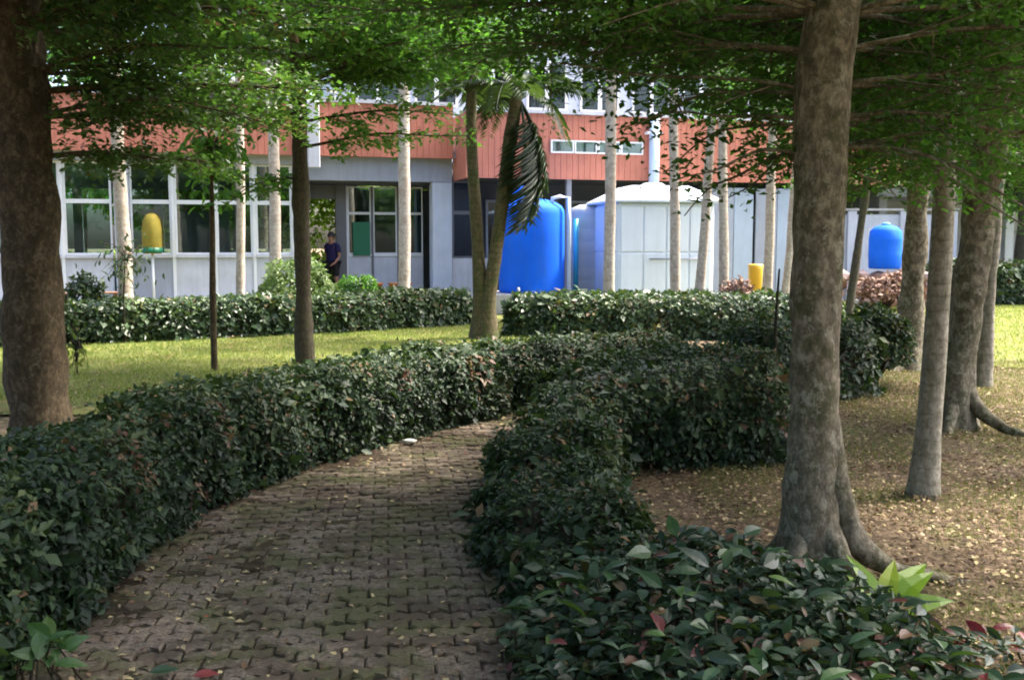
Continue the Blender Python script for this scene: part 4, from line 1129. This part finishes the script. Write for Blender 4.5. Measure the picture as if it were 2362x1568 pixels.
FR = [frond_mesh('frond', 2.0, 34, 0.62, M['palmleaf'], 1, 0.55), frond_mesh('frond', 2.1, 34, 0.6, M['palmleaf'], 2, 0.85)]
def add_fronds(o, top, n, seed, scale=1.0, down=0.0):
    g = np.random.default_rng(seed)
    for i in range(n):
        f = bpy.data.objects.new('frond', FR[i % 2]); link(f, o)
        f.location = (top[0] - o.location[0], top[1] - o.location[1], top[2] - o.location[2] - 0.03 * (i % 3))
        f.rotation_euler = (g.uniform(-0.2, 0.2), R(g.uniform(-35, 20) + down), 2 * math.pi * i / n + g.uniform(-0.25, 0.25))
        s = scale * g.uniform(0.85, 1.1); f.scale = (s, s, s)

def palm(label, pts, rad, seed, mat, crown=True, group='pale slim palm trunks before the building', name='slim_palm', scale=1.0):
    o = thing(name, tuple(pts[0][:2]) + (0.0,), label, 'palm', group)
    trunk_mesh(pts, rad, M[mat], 'trunk', o, seg=14, flare=0.35, flare_h=0.2, lobes=0, lump=0.012, seed=seed, n=46)
    if crown: add_fronds(o, pts[-1], 8, seed, scale)
    return o
def lean(x0, y0, x1, z1, z2, r0, r1, y1=None):
    y1 = y0 if y1 is None else y1
    k = z2 / z1
    return [(x0, y0, -0.05), (x0 + 0.02, y0, 0.3), ((x0 + x1) / 2 + 0.03, (y0 + y1) / 2, z1 / 2), (x1, y1, z1), (x0 + (x1 - x0) * k, y0 + (y1 - y0) * k, z2)], [r0, r0 * 0.9, (r0 + r1) / 2 * 0.95, r1, r1 * 0.85]
palms = [
    ('pale slim palm trunk before the grey pillar, leftmost of the pale trunks', (-6.13, 15.9, -6.15, 2.8, 7.2, 0.13, 0.1)),
    ('pale slim trunk with dry leaves at its foot by the far hedge', (-4.66, 17.1, -4.56, 3.8, 7.4, 0.085, 0.07)),
    ('pale trunk close left of the slender dark tree, before the hall windows', (-4.85, 20.5, -4.8, 4.6, 7.8, 0.13, 0.11)),
    ('pale straight trunk before the porch windows, right of the doorway', (-2.3, 21.2, -2.25, 4.0, 7.8, 0.14, 0.12)),
    ('pale tall trunk at the left corner of the white box-shaped tank', (1.98, 20.8, 2.0, 5.6, 8.2, 0.13, 0.11)),
    ('pale trunk in front of the middle of the white box-shaped tank', (3.33, 20.6, 3.25, 4.0, 7.6, 0.12, 0.09)),
    ('pale trunk leaning over the right end of the white box-shaped tank', (3.72, 20.2, 3.9, 3.0, 7.6, 0.11, 0.09)),
    ('pale mottled trunk just right of the white box-shaped tank', (4.2, 20.0, 4.14, 3.0, 7.4, 0.11, 0.09)),
    ('pale trunk beside the orange-yellow bin', (5.15, 20.4, 5.2, 2.9, 7.6, 0.11, 0.09)),
    ('pale leaning trunk half hidden by the nearest tree', (5.45, 20.2, 5.62, 2.5, 7.4, 0.1, 0.09)),
]
for i, (lb, a) in enumerate(palms):
    p_, r_ = lean(*a)
    palm(lb, p_, r_, 40 + i, 'bark_pale')
p_, r_ = lean(2.54, 6.1, 2.6, 2.9, 6.2, 0.08, 0.06)
palm('grey ringed palm trunk standing alone on the litter at the right', p_, r_, 60, 'bark_palm', group=None, name='ringed_palm', scale=0.9)
# clump with two trunks in the middle
cl = thing('clump_palm', (-0.48, 16.19, 0), 'palm clump with two crossing trunks and hanging fronds before the blue tank', 'palm')
tl, rl = [(-0.5, 16.2, -0.05), (-0.5, 16.2, 0.6), (-0.56, 16.2, 1.6), (-0.64, 16.2, 3.0), (-0.66, 16.2, 4.6)], [0.16, 0.12, 0.1, 0.09, 0.08]
trunk_mesh(tl, rl, M['bark_clump'], 'trunk', cl, seg=14, flare=0.3, lobes=0, lump=0.015, seed=3)
tr_, rr_ = [(-0.4, 16.14, -0.05), (-0.38, 16.14, 0.6), (-0.22, 16.12, 1.7), (-0.02, 16.1, 3.2), (0.08, 16.1, 3.9)], [0.16, 0.12, 0.105, 0.115, 0.09]
trunk_mesh(tr_, rr_, M['bark_clump'], 'trunk', cl, seg=14, flare=0.3, lobes=0, lump=0.015, seed=4)
add_fronds(cl, (0.08, 16.1, 3.95), 10, 71, 0.62)
add_fronds(cl, (-0.66, 16.2, 4.6), 9, 72, 0.75)
for (rx, ry, rz, s) in ((0, 76, -15, 1.0), (0.3, 82, -60, 0.95), (0, 72, 30, 0.9), (0.5, 80, 15, 1.02)):
    f = bpy.data.objects.new('frond', FR[0]); link(f, cl); f.location = (0.62, -0.1, 3.75); f.rotation_euler = (rx, R(ry), R(rz)); f.scale = (s, s, s)

# ------------------------------------------------------------------ hedges and shrubs
def hedge(name, label, pts, hw, h, n, leaf, mat, seed, kind='leaf4', hfun=None, cover=None, group=None, wr=(0.42, 0.62), core=0.78, lump=0.06, cat='hedge', single=0, big=None):
    g = np.random.default_rng(seed)
    path = smooth_path(np.asarray(pts, float), 60)
    seglen = np.r_[0, np.cumsum(np.linalg.norm(np.diff(path, axis=0), axis=1))]
    o = thing(name, (*path[0], 0), label, cat, group)
    T = unit(np.gradient(path, axis=0)); S = np.c_[T[:, 1], -T[:, 0]]
    def surf(s, q, k):
        """s arclength, q in 0..1 round the section, k = scale of the section"""
        c = np.stack([np.interp(s, seglen, path[:, i]) for i in range(2)], 1)
        sd = np.stack([np.interp(s, seglen, S[:, i]) for i in range(2)], 1)
        tg = np.stack([np.interp(s, seglen, T[:, i]) for i in range(2)], 1)
        a = math.pi * q
        e = 0.42
        cx = np.sign(np.cos(a)) * np.abs(np.cos(a)) ** e; cz = np.abs(np.sin(a)) ** e
        hh = h if hfun is None else h * hfun(s / seglen[-1])
        end = np.clip(np.minimum(s, seglen[-1] - s) / 0.18, 0, 1) ** 0.5
        P = np.c_[c + sd * (cx * hw * k * (0.75 + 0.25 * end))[:, None], cz * hh * k * (0.85 + 0.15 * end)]
        Nn = unit(np.c_[sd * (np.cos(a))[:, None], np.sin(a) * 0.9])
        lp = vnoise(P, 2.3, seed) * lump + vnoise(P, 6.5, seed + 1) * lump * 0.9 + vnoise(P, 15.0, seed + 2) * lump * 0.5
        return P + Nn * lp[:, None], Nn, tg
    s = g.uniform(0, seglen[-1], n)
    # sample round the section evenly by length: sides h each, top 2*hw
    u = g.uniform(0, 2 * h + 2 * hw, n)
    e = 0.42
    zl = np.clip(u / h, 0, 0.97) ** (1 / e); zr = np.clip((2 * h + 2 * hw - u) / h, 0, 0.97) ** (1 / e)
    xt = np.clip(1 - 2 * (u - h) / (2 * hw), -0.97, 0.97)
    q = np.where(u < h, np.arcsin(zl), np.where(u < h + 2 * hw, np.arccos(np.sign(xt) * np.abs(xt) ** (1 / e)), math.pi - np.arcsin(zr))) / math.pi
    k = 1.04 - np.abs(g.normal(0, 0.10, n))
    P, N, tg = surf(s, q, k)
    P += g.normal(0, 0.015, P.shape); P[:, 2] = np.maximum(P[:, 2], 0.01)
    ends = g.random(n) < (hw * 2 * h) / (seglen[-1] * (2 * h + 2 * hw)) * 2.2
    if ends.any():
        m_ = ends.sum(); which = g.random(m_) < 0.5
        kk = g.uniform(0.05, 1.0, m_) ** 0.5
        Pe, Ne, te = surf(np.where(which, 0.02, seglen[-1] - 0.02), q[ends], kk)
        P[ends] = Pe + np.c_[te * (np.where(which, -1, 1) * g.uniform(-0.04, 0.08, m_))[:, None], np.zeros(m_)]
        N[ends] = np.c_[te * np.where(which, -1, 1)[:, None], 0.3 * np.ones(m_)]
    rv = g.normal(0, 1, (n, 3))
    Nn = unit(N + 0.55 * rv + [0, 0, 0.35])
    D = unit(np.cross(Nn, g.normal(0, 1, (n, 3))) + [0, 0, -0.15] + 0.35 * N)
    L = leaf * g.uniform(0.55, 1.35, n) * (1 + 0.9 * (g.random(n) < 0.05)) * (1 + 0.25 * vnoise(P, 1.7, seed + 5))
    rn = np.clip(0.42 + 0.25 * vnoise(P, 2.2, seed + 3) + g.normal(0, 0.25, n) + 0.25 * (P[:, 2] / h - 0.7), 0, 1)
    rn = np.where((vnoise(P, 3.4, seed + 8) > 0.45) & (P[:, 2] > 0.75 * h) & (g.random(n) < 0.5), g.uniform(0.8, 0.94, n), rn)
    rn = np.where((vnoise(P, 2.6, seed + 9) > 0.62) & (g.random(n) < 0.35), g.uniform(0.95, 1.0, n), rn)
    leaf_mass('foliage', P, D, Nn, L, g.uniform(*wr, n), kind, mat, o, rn, g)
    # woody inner mass
    ss = np.linspace(0.05, seglen[-1] - 0.05, max(8, int(seglen[-1] / 0.12))); 
    qs = np.arcsin(np.array([0, 0.25, 0.5, 0.7, 0.88]) ** (1 / e)); xq = np.linspace(0.9, -0.9, 9)
    qq = np.r_[qs, np.arccos(np.sign(xq) * np.abs(xq) ** (1 / e)), math.pi - qs[::-1]] / math.pi
    A, B = np.meshgrid(ss, qq, indexing='ij')
    Pc, _, _ = surf(A.ravel(), B.ravel(), np.full(A.size, core))
    Pc += 0.05 * vnoise(Pc, 9, 4)[:, None] * [1, 1, 1]
    i = np.arange(A.size).reshape(A.shape)
    F = np.stack([i[:-1, :-1], i[1:, :-1], i[1:, 1:], i[:-1, 1:]], -1).reshape(-1, 4)
    oc = bpy.data.objects.new('branches', np_mesh('branches', Pc - np.array(o.location), F, M['twig'], False)); link(oc, o)
    # sprigs that stick out of the top
    wd = MB()
    for j in range(int(seglen[-1] * 7)):
        p0, n0, _ = surf(np.array([g.uniform(0.1, seglen[-1] - 0.1)]), np.array([g.uniform(0.2, 0.8)]), np.array([0.9]))
        p1 = p0[0] + n0[0] * g.uniform(0.05, 0.13) + g.normal(0, 0.03, 3)
        wd.tube([p0[0], p1], [0.004, 0.002], 3, cap=False)
    wd.build('sprigs', M['twig'], o, True)['kind'] = 'stuff'
    return o

def single_leaf_mesh(name, wr, mat, curl=0.2):
    ys = [0, 0.08, 0.22, 0.4, 0.6, 0.8, 1.0]; ws = [0.04, 0.18, 0.4, 0.5, 0.44, 0.25, 0.0]
    vs, fs = [], []
    for y, w in zip(ys, ws):
        z = curl * (0.25 * y - y * y)
        vs += [(-w * wr, y, z + 0.22 * w * wr), (0, y, z), (w * wr, y, z + 0.22 * w * wr)]
    for i in range(len(ys) - 1):
        a = 3 * i
        fs += [(a, a+1, a+4, a+3), (a+1, a+2, a+5, a+4)]
    me = bpy.data.meshes.new(name); me.from_pydata(vs, [], fs); me.materials.append(mat); me.update()
    return me

from mathutils import Matrix, Vector
def place_leaf(me, parent, p, d, n, L, name='leaf'):
    o = bpy.data.objects.new(name, me); link(o, parent)
    y = Vector(d).normalized(); x = y.cross(Vector(n)).normalized(); z = x.cross(y)
    m = Matrix((x, y, z)).transposed().to_4x4()
    o.matrix_local = Matrix.Translation(Vector(p) - parent.location) @ m @ Matrix.Scale(L, 4)
    return o

hedge('hedge', 'long clipped dark hedge curving along the left side of the paved path', [(-2.2, 1.9), (-2.16, 4.2), (-2.2, 5.2), (-2.0, 6.2), (-1.48, 7.35), (-0.85, 8.5), (-0.2, 9.25), (0.8, 9.85), (1.75, 10.15)], 0.37, 0.6, 115000, 0.046, M['hedge'], 101, 'leaf4')
hedge('hedge', 'rounded dense hedge block right of the path, left of the nearest tree', [(0.25, 7.65), (0.9, 7.6), (1.92, 7.7)], 0.82, 0.62, 46000, 0.046, M['hedge'], 102, 'leaf4', hfun=lambda t: 0.72 + 0.32 * np.clip(t * 2.5, 0, 1), lump=0.09)
hedge('hedge', 'low leafy ground cover before the hedge block beside the path', [(0.3, 4.1), (0.22, 5.0), (0.22, 6.2), (0.45, 6.95)], 0.36, 0.3, 20000, 0.047, M['hedge'], 103, 'leaf4', lump=0.09, hfun=lambda t: 0.8 + 0.7 * np.clip(t * 1.6 - 0.6, 0, 1))
hedge('hedge', 'dark hedge behind the nearest tree reaching towards the flared brown tree', [(2.3, 9.95), (2.9, 10.1), (3.6, 10.4)], 0.42, 0.74, 11000, 0.066, M['hedge'], 104, 'leaf4', lump=0.1)
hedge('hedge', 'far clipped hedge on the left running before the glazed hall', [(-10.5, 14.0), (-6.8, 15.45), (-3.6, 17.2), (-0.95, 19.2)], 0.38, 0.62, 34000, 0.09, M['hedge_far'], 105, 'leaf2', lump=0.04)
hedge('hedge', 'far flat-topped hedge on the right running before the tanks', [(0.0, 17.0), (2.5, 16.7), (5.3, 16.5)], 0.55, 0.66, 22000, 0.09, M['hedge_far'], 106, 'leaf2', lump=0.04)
hedge('hedge', 'yellow-green hedge behind the hall, seen through its windows and doorway', [(-18, 30.2), (-10, 32.4), (-2.5, 34.6)], 0.7, 1.1, 10000, 0.2, M['bright'], 108, 'leaf2', lump=0.15)
hedge('hedge', 'small clipped hedge at the right edge beyond the sunny lawn', [(10.2, 25.2), (14.5, 25.6)], 0.5, 1.0, 9000, 0.14, M['hedge_far'], 107, 'leaf2', lump=0.08)

def bush(name, label, c, r, n, leaf, mat, seed, kind='leaf4', cat='shrub', wr=0.5, hollow=0.55):
    g = np.random.default_rng(seed)
    o = thing(name, (c[0], c[1], 0), label, cat)
    d = unit(g.normal(0, 1, (n, 3))); d[:, 2] = np.abs(d[:, 2]) * 1.1 - 0.25
    rr = hollow + (1 - hollow) * g.random(n) ** 0.6
    P = np.array([c[0], c[1], r[2] * 0.42]) + d * rr[:, None] * np.array([r[0], r[1], r[2] * 0.6])
    P += unit(d) * (vnoise(P, 4.0, seed) * 0.22 * r[0])[:, None]
    P[:, 2] = np.maximum(P[:, 2], 0.02)
    N = unit(d + 0.6 * g.normal(0, 1, (n, 3)) + [0, 0, 0.4])
    D = unit(np.cross(N, g.normal(0, 1, (n, 3))) + 0.4 * d)
    leaf_mass('foliage', P, D, N, leaf * g.uniform(0.6, 1.25, n), wr, kind, mat, o, None, g)
    wd = MB()
    for j in range(16):
        t = P[g.integers(n)]
        wd.tube([(c[0] + g.normal(0, 0.03), c[1] + g.normal(0, 0.03), 0), 0.5 * (np.array([c[0], c[1], 0]) + t) + g.normal(0, 0.03, 3), t], [0.014, 0.01, 0.004], 4, cap=False)
    wd.build('branches', M['twig'], o, True)
    return o
bush('bush', 'round dark bush at the end of the hedge behind the nearest tree', (3.95, 10.9), (0.42, 0.42, 0.95), 5200, 0.075, M['hedge'], 110)
bush('shrub', 'pale green airy shrub behind the far hedge, left of the slender dark tree', (-4.15, 19.6), (0.85, 0.6, 1.35), 2600, 0.11, M['shrub_light'], 111)
bush('shrub', 'yellow-green shrub beside the open doorway', (-3.35, 21.9), (0.55, 0.4, 0.9), 1700, 0.1, M['term'], 112)
bush('shrub', 'dark leafy shrub at the foot of the white wall beside the left tree', (-6.75, 15.9), (0.35, 0.35, 1.15), 900, 0.12, M['palmleaf'], 113)
bush('bush', 'small round green bush before the white tank, left of the leaning pale trunk', (2.95, 18.9), (0.34, 0.34, 0.72), 2200, 0.07, M['hedge_far'], 114)
bush('bush', 'small round olive bush before the white tank, right of the leaning pale trunk', (3.62, 18.8), (0.33, 0.33, 0.68), 2200, 0.07, M['hedge_far'], 115)
bush('shrub', 'dry brown shrub between two pale trunks near the orange-yellow bin', (4.35, 19.4), (0.42, 0.36, 0.95), 900, 0.13, M['dry_leaf'], 116, hollow=0.2)
bush('shrub', 'loose reddish-brown dry shrub before the pinkish stones', (8.7, 23.3), (0.9, 0.45, 0.95), 1500, 0.13, M['dry_leaf'], 118, hollow=0.15)
bush('shrub', 'pale green low shrub under the orange-yellow bin', (4.75, 19.2), (0.36, 0.32, 0.66), 1400, 0.09, M['shrub_light'], 117)

# crimson-leaved plant in front of the hedge block, foreground broad-leaved shrub, red bedding, lime plant
LEAF_M = single_leaf_mesh('leaf', 0.5, M['big_leaf'], 0.25)
LEAF_N = single_leaf_mesh('leaf', 0.38, M['big_leaf'], 0.35)
M['big_leaf_green'] = mat_leaf('seedling_leaf', [(0.0, (0.016, 0.05, 0.013)), (0.6, (0.035, 0.085, 0.02)), (1.0, (0.07, 0.125, 0.03))], rough=0.45, trans=0.2, obj_random=True)
LEAF_G = single_leaf_mesh('leaf', 0.45, M['big_leaf_green'], 0.3)
LEAF_R = single_leaf_mesh('leaf', 0.42, M['red_leaf'], 0.35)
LEAF_L = single_leaf_mesh('leaf', 0.34, M['lime_leaf'], 0.45)
g = np.random.default_rng(200)
def leafy(name, label, cat, c, r, h, n, lmin, lmax, meshes, mass, mass_mat, seed, mass_leaf=0.06, up=0.35):
    """n single leaves on the outside as parts, the small inner ones as one mass"""
    g = np.random.default_rng(seed)
    o = thing(name, (c[0], c[1], 0), label, cat)
    wd = MB()
    def pos():
        a = g.uniform(0, 2 * math.pi); q = g.random() ** 0.5
        x, y = c[0] + r[0] * q * math.cos(a), c[1] + r[1] * q * math.sin(a)
        top = h * (1 - 0.45 * q ** 2) * (0.85 + 0.25 * float(vnoise(np.array([[x, y, 0.0]]), 3.0, seed)[0]))
        return x, y, top, a, q
    for i in range(n):
        x, y, top, a, q = pos()
        z = top * g.uniform(0.72, 1.08)
        az = a + g.normal(0, 1.1)
        d = (math.cos(az), math.sin(az), g.normal(up - 0.25 * q, 0.3)); nn = (g.normal(0, 0.6), g.normal(-0.2, 0.6), 1)
        place_leaf(meshes[g.integers(len(meshes))], o, (x, y, z), d, nn, g.uniform(lmin, lmax))
        if i % 3 == 0: wd.tube([(x + g.normal(0, 0.05), y + g.normal(0, 0.05), 0), (x + g.normal(0, 0.02), y, z * 0.6), (x, y, z)], [0.006, 0.005, 0.003], 4, cap=False)
    wd.build('stems', M['twig'], o, True)['kind'] = 'stuff'
    if mass:
        Q = np.array([pos()[:3] for _ in range(mass)])
        P = Q.copy(); P[:, 2] = Q[:, 2] * g.uniform(0.1, 0.95, mass)
        N = unit(np.c_[g.normal(0, 0.5, (mass, 2)), np.ones(mass)]); D = np.c_[g.normal(0, 1, (mass, 2)), g.normal(0.1, 0.4, mass)]
        leaf_mass('inner_leaves', P, D, N, mass_leaf * g.uniform(0.6, 1.3, mass), 0.5, 'leaf6', mass_mat, o, None, g)
    return o
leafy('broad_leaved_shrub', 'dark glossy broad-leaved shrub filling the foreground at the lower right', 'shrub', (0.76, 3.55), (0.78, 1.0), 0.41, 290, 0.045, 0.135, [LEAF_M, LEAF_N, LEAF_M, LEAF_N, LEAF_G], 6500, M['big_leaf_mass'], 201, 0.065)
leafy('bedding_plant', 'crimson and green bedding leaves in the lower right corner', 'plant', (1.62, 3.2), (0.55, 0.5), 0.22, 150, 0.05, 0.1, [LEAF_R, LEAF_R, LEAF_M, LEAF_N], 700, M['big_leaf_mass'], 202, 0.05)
leafy('crimson_plant', 'dark crimson leafy plant in front of the hedge block', 'plant', (0.62, 6.95), (0.2, 0.16), 0.36, 60, 0.07, 0.13, [LEAF_R], 0, None, 203)
leafy('lime_plant', 'bright lime-green strap-leaved plant at the root of the nearest tree', 'plant', (1.5, 3.95), (0.07, 0.06), 0.1, 0, 0.1, 0.1, [LEAF_L], 0, None, 204)
lp = [o for o in bpy.data.objects if o.name.startswith('lime_plant')][0]
for (az, el, L) in ((28, 0.95, 0.33), (10, 1.0, 0.29), (50, 1.8, 0.25), (130, 2.2, 0.26), (345, 0.5, 0.28), (200, 1.2, 0.15), (300, 0.6, 0.15), (170, 1.8, 0.2)):
    place_leaf(LEAF_L, lp, (1.5, 3.95, 0.05), (math.cos(R(az)), math.sin(R(az)), el), (-0.4 * math.cos(R(az)), -0.8, 1), L)
leafy('seedling', 'small broad-leaved seedling at the foot of the left hedge by the path', 'plant', (-1.62, 3.3), (0.12, 0.12), 0.25, 26, 0.07, 0.13, [LEAF_G], 0, None, 205)

# a fallen red leaf, a dark green one, a pale scrap on the path
for (nm, lb, p, L, mt) in (('fallen_leaf', 'single red leaf lying on the path near the camera', (-1.12, 3.4), 0.09, 'red_leaf'), ('fallen_leaf', 'single dark green leaf lying on the path beside the red one', (-1.28, 3.42), 0.1, 'big_leaf')):
    o = thing(nm, (p[0], p[1], 0.0), lb, 'leaf')
    zz = float(path_z(np.array([[p[0], p[1], 0.0]]))[0])
    place_leaf(single_leaf_mesh('blade', 0.5, M[mt], 0.15), o, (p[0], p[1], zz + 0.034), (0.9, 0.3, 0.05), (0.1, -0.25, 1), L, 'blade')
zz = float(path_z(np.array([[-0.79, 7.6, 0.0]]))[0])
sc_ = thing('pale_stone', (-0.79, 7.6, zz + 0.02), 'small flat pale stone lying on the path by the left hedge', 'stone')
MB().add([(a * 0.07, b * 0.045, 0.012 + c * 0.018) for a, b, c in ico_v], ico_f, True).build('body', M['paper'], sc_)

# ------------------------------------------------------------------ trees behind the building
def far_tree(label, c, h, r, n, leaf, mat, seed, trunk=0.18, barkm='bark'):
    g = np.random.default_rng(seed)
    o = thing('background_tree', (c[0], c[1], 0), label, 'tree', 'trees behind the building')
    trunk_mesh([(c[0], c[1], -0.05), (c[0] + 0.1, c[1], h * 0.4), (c[0], c[1], h * 0.85)], [trunk, trunk * 0.75, trunk * 0.3], M[barkm], 'trunk', o, seg=10, seed=seed, n=16, flare=0.3)
    nc = 34
    cc = unit(g.normal(0, 1, (nc, 3))) * (g.random((nc, 1)) ** 0.45) * [r, r, h * 0.36] + [c[0], c[1], h * 0.64]
    wd = MB()
    for q in cc[:18]:
        wd.tube([(c[0], c[1], h * 0.35), 0.5 * (q + [c[0], c[1], h * 0.5]), q], [0.07, 0.05, 0.02], 5, cap=False)
    wd.build('limbs', M[barkm], o, True)
    k = g.integers(0, nc, n)
    d = unit(g.normal(0, 1, (n, 3)))
    P = cc[k] + d * (g.random((n, 1)) ** 0.5) * [r * 0.36, r * 0.36, h * 0.09]
    N = unit(d + [0, 0, 0.7] + 0.6 * g.normal(0, 1, (n, 3))); D = unit(np.cross(N, g.normal(0, 1, (n, 3))) + [0, 0, -0.3])
    leaf_mass('crown', P, D, N, leaf * g.uniform(0.6, 1.3, n), 0.5, 'leaf2', mat, o, np.clip(0.45 + 0.3 * vnoise(P, 0.7, seed) + g.normal(0, 0.2, n), 0, 1), g)
    return o
far_tree('bright green tree behind the left end of the building roof', (-9.5, 36.5), 10, 3.4, 12000, 0.26, M['bright'], 301)
far_tree('light green tree behind the roof, second from the left', (-5.2, 38), 9.5, 3.0, 10000, 0.26, M['bright'], 302)
far_tree('green tree seen through the hall windows on the left', (-8.0, 34.2), 5.2, 2.4, 8000, 0.22, M['bright'], 303)
far_tree('yellow-green tree seen through the open doorway', (-4.3, 35.2), 5.0, 2.2, 8000, 0.22, M['bright'], 304)
far_tree('dark tree rising over the left end of the building', (-14.5, 34), 9, 3.6, 10000, 0.26, M['term'], 305)
far_tree('tall tree beyond the right end of the building', (10.5, 33), 9, 3.4, 11000, 0.26, M['term'], 306)
far_tree('broad tree standing over the far pavilion', (16, 37), 9, 4.2, 12000, 0.28, M['term'], 307)
far_tree('leafy tree behind the small blue drum', (8.8, 29.5), 5.5, 2.0, 9000, 0.18, M['bright'], 308)
far_tree('dark-trunked tree before the far pavilion at the right edge', (13.9, 27.6), 7.5, 2.6, 9000, 0.2, M['term'], 309, trunk=0.2, barkm='bark_dark')
far_tree('low tree behind the hall seen right of the grey pillar', (-11.6, 34.5), 5.0, 2.2, 7000, 0.22, M['bright'], 310)


def grove(label, c, h, r, seed):  # out-of-view trees added to block sky light from the camera side
    o = far_tree(label, c, h, r, 9000, 0.3, M['term_dark'], seed, trunk=0.2, barkm='bark_dark')
    o['group'] = 'unseen grove trees added for shade on the camera side'
grove('unseen grove tree added for shade behind the viewpoint, left of the path', (-4.5, -4.5), 7.5, 3.4, 401)
grove('unseen grove tree added for shade behind the viewpoint, in line with the path', (0.5, -6.5), 8, 3.6, 402)
grove('unseen grove tree added for shade behind the viewpoint, right of the path', (6.0, -4.0), 7.5, 3.2, 403)
grove('unseen grove tree added for shade beyond the left hedge beside the viewpoint', (-8.0, 1.5), 7.5, 3.4, 404)
grove('unseen grove tree added for shade beyond the left lawn', (-11.0, 8.5), 7.5, 3.0, 405)
